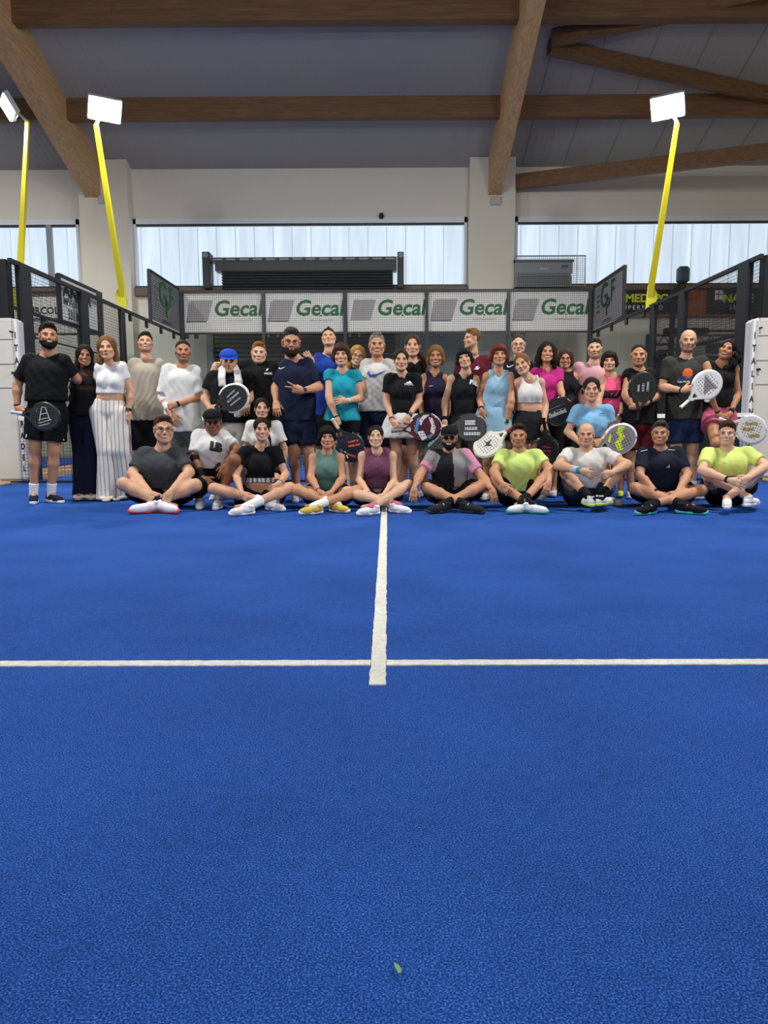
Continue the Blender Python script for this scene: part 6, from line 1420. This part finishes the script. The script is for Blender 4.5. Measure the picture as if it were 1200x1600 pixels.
bandp = lambda x0, y0, x1, y1, w: [(x0, y0), (x1, y1), (x1+w*(y0-y1)/math.hypot(x1-x0, y1-y0), y1+w*(x1-x0)/math.hypot(x1-x0, y1-y0)), (x0+w*(y0-y1)/math.hypot(x1-x0, y1-y0), y0+w*(x1-x0)/math.hypot(x1-x0, y1-y0))]
racket('A', (332, 805), (165, 782), 7.25, 'dark grey racket with white line triangle held by the far left bearded man', '#26282b', '#1a1b1d', [(bandp(-.05, -.045, -.018, .09, .006), W_, 'f'), (bandp(-.018, .09, .012, .085, .005), W_, 'f'), (bandp(.012, .09, .05, -.03, .006), W_, 'f'), (bandp(-.035, .02, .032, .035, .005), W_, 'f'), (bandp(-.045, -.03, .052, -.01, .005), W_, 'f'), (bandp(-.055, -.065, .07, -.03, .005), W_, 'f'), (bandp(-.06, -.092, .05, -.068, .005), W_, 'f'), (bandp(-.075, .04, -.062, .085, .004), '#9ea1a5', 'f')], grip='#c9c9c9')
racket('C', (402, 668), (262, 748), 7.38, 'black faced racket with thick white frame in front of the towel', '#232629', '#dedfdd', [(bandp(-.055, -.05, .06, .05, .02), '#9ea3a6', 'h'), (bandp(-.03, -.08, .075, .0, .014), '#9ea3a6', 'h'), (bandp(-.06, .0, .02, .075, .014), '#9ea3a6', 'h')], grip=W_, bumper='#ededeb')
racket('D', (600, 1030), (502, 880), 7.30, 'navy racket with coral stripes hanging from the turquoise tee woman', '#1d2434', '#1b2230', [(bandp(-.1, -.06, .05, -.10, .02), '#e8604e', 'f'), (bandp(-.02, .0, .10, .02, .020), '#d8604a', 'h'), (bandp(-.02, .04, .08, .06, .018), '#d8604a', 'h'), (bandp(-.105, -.02, -.06, -.09, .02), '#4a6fc0', 'f'), (bandp(-.06, -.04, -.03, -.11, .012), '#e8e8e8', 'f')], grip='#e8d9c0', bumper='#c85a52')
racket('E', (585, 885), (400, 905), 7.22, 'white, maroon and blue racket held by the white skirted woman', '#5a1526', '#17181c', [([(-.11, -.03), (-.08, .09), (-.05, .10), (-.08, -.06)], '#4a8fc4', 'f'), ([(-.075, .05), (-.02, .12), (.04, .125), (-.02, .07), (-.04, .02)], W_, 'h'), ([(-.08, -.04), (-.02, -.03), (.02, -.10), (-.03, -.125)], W_, 'h'), ([(.03, .1), (.07, .09), (.1, .0), (.085, -.07), (.05, -.04), (.06, .02)], W_, 'h'), ([(.04, -.11), (.02, -.08), (.06, -.06), (.09, -.06)], '#4a8fc4', 'f')], grip='#7a7c80', bumper='#dcdcdc')
racket('E', (660, 985), (590, 1130), 7.35, 'dark racket with teal speckles half hidden behind the seated cap man', '#3e4a4c', '#202a2c', [(bandp(-.06, -.06, .07, .05, .03), '#8fc4b8', 'h')], grip='#202224', yaw=30)
racket('F', (262, 888), (90, 880), 7.28, 'dark racket with broad silver stripe held by the tilted head woman', '#4a4c4e', '#2b2d2f', [([(-.06, .03), (.04, .03), (.04, .075), (-.06, .075)], '#dfe6e0', 'h'), ([(-.06, -.02), (.06, -.02), (.06, .01), (-.06, .01)], '#cfd6d0', 'h'), ([(-.07, -.07), (.09, -.07), (.09, -.04), (-.07, -.04)], '#dfe6e0', 'h')], grip='#d8d8d8', bumper='#9fa3a4')
racket('F', (388, 1012), (498, 935), 7.22, 'cream white racket with red handle held by the blue dress woman', '#dcd9d0', '#e6e3da', [([(-.04, -.03), (-.01, 0), (-.04, .04), (0, .02), (.04, .05), (.02, 0), (.05, -.03), (0, -.02)], '#2a1a18', 'f')], grip='#b04a40', yaw=38)
racket('F', (832, 1060), (812, 925), 7.28, 'black racket with red bars held low by the white sports top woman', '#1c191b', '#151517', [(bandp(-.06, .04, .04, .04, .012), '#9a2a2a', 'h'), (bandp(-.06, .0, .05, .0, .012), '#9a2a2a', 'h'), (bandp(-.05, -.04, .04, -.04, .012), '#8a2a2a', 'h')], grip='#18181a', yaw=50)
o, pl = racket('G', (250, 772), (345, 660), 7.58, 'black racket with pale outlined lettering held by the magenta tee woman', '#191b1f', '#131417', [(bandp(-.10, .02, .06, .085, .003), '#8c9096', 'f'), (bandp(-.11, -.02, .06, .045, .003), '#8c9096', 'f')], grip='#141416', sz=1.05)
_c = at(820/1+250/4.706+0, 480+772/4.706, 7.55)
sub('lettering', text_mb('Babolat', .062, lambda a, b, d: at(820+240/4.706, 480+780/4.706, 7.555)+np.array((a*.93-b*.3, -.0-d, b*.95+a*.36)), .0, bold=.003), mat('print_#b9bcc0', '#b9bcc0', .6), o)
racket('G', (700, 968), (558, 1035), 6.95, 'grey and neon yellow racket held by the light blue tee woman', '#8b8a8c', '#e4e4e0', [([(-.02, -.11), (.03, -.10), (.0, -.03), (.045, .02), (.01, .06), (.04, .115), (-.02, .12), (-.045, .06), (-.01, .02), (-.055, -.04)], '#dcf03a', 'h'), ([(-.12, -.02), (-.10, .05), (-.085, .03), (-.10, -.04)], '#dcf03a', 'f')], grip='#b6d83a', bumper='#e8e8e6')
o, pl = racket('G', (865, 590), (835, 770), 7.38, 'black racket with grey lettering blocks held upright by the stern man', '#1b1b1e', '#111113', [([(x-.011, y-.05-.2*x), (x+.011, y-.05-.2*x), (x+.013, y+.03+.1*x), (x-.009, y+.03+.1*x)], '#9b9c9f', 'h') for x, y in ((-.045, .0), (0, .01), (.045, .02))], grip='#141416')
racket('H', (492, 572), (298, 738), 7.35, 'white racket with dark hole pattern held by the bald bearded man', '#e2e2e2', '#ebebeb', [([(-.03, .10), (.0, .07), (.045, .02), (.10, -.03), (.03, -.04), (-.03, -.10), (-.035, -.02)], '#8d828a', 'h'), ([(-.03, -.148), (0, -.142), (.03, -.148), (.018, -.166), (-.018, -.166)], '#c9c9c9', 'f')], grip='#dcdcda', bumper='#f2f2f2')
racket('H', (815, 900), (625, 835), 7.30, 'white racket with gold blocks at the far right beside the net post', '#dcdad2', '#e8e8e4', [([(-.07, .045), (.06, .045), (.06, .07), (-.07, .07)], '#a8925a', 'h'), ([(-.09, -.01), (.02, -.01), (.02, .02), (-.09, .02)], '#a8925a', 'h'), ([(-.03, -.075), (.08, -.075), (.08, -.045), (-.03, -.045)], '#a8925a', 'h')], grip='#e2e2e0', bumper='#efefed')
# small bag and bottle seen between the legs
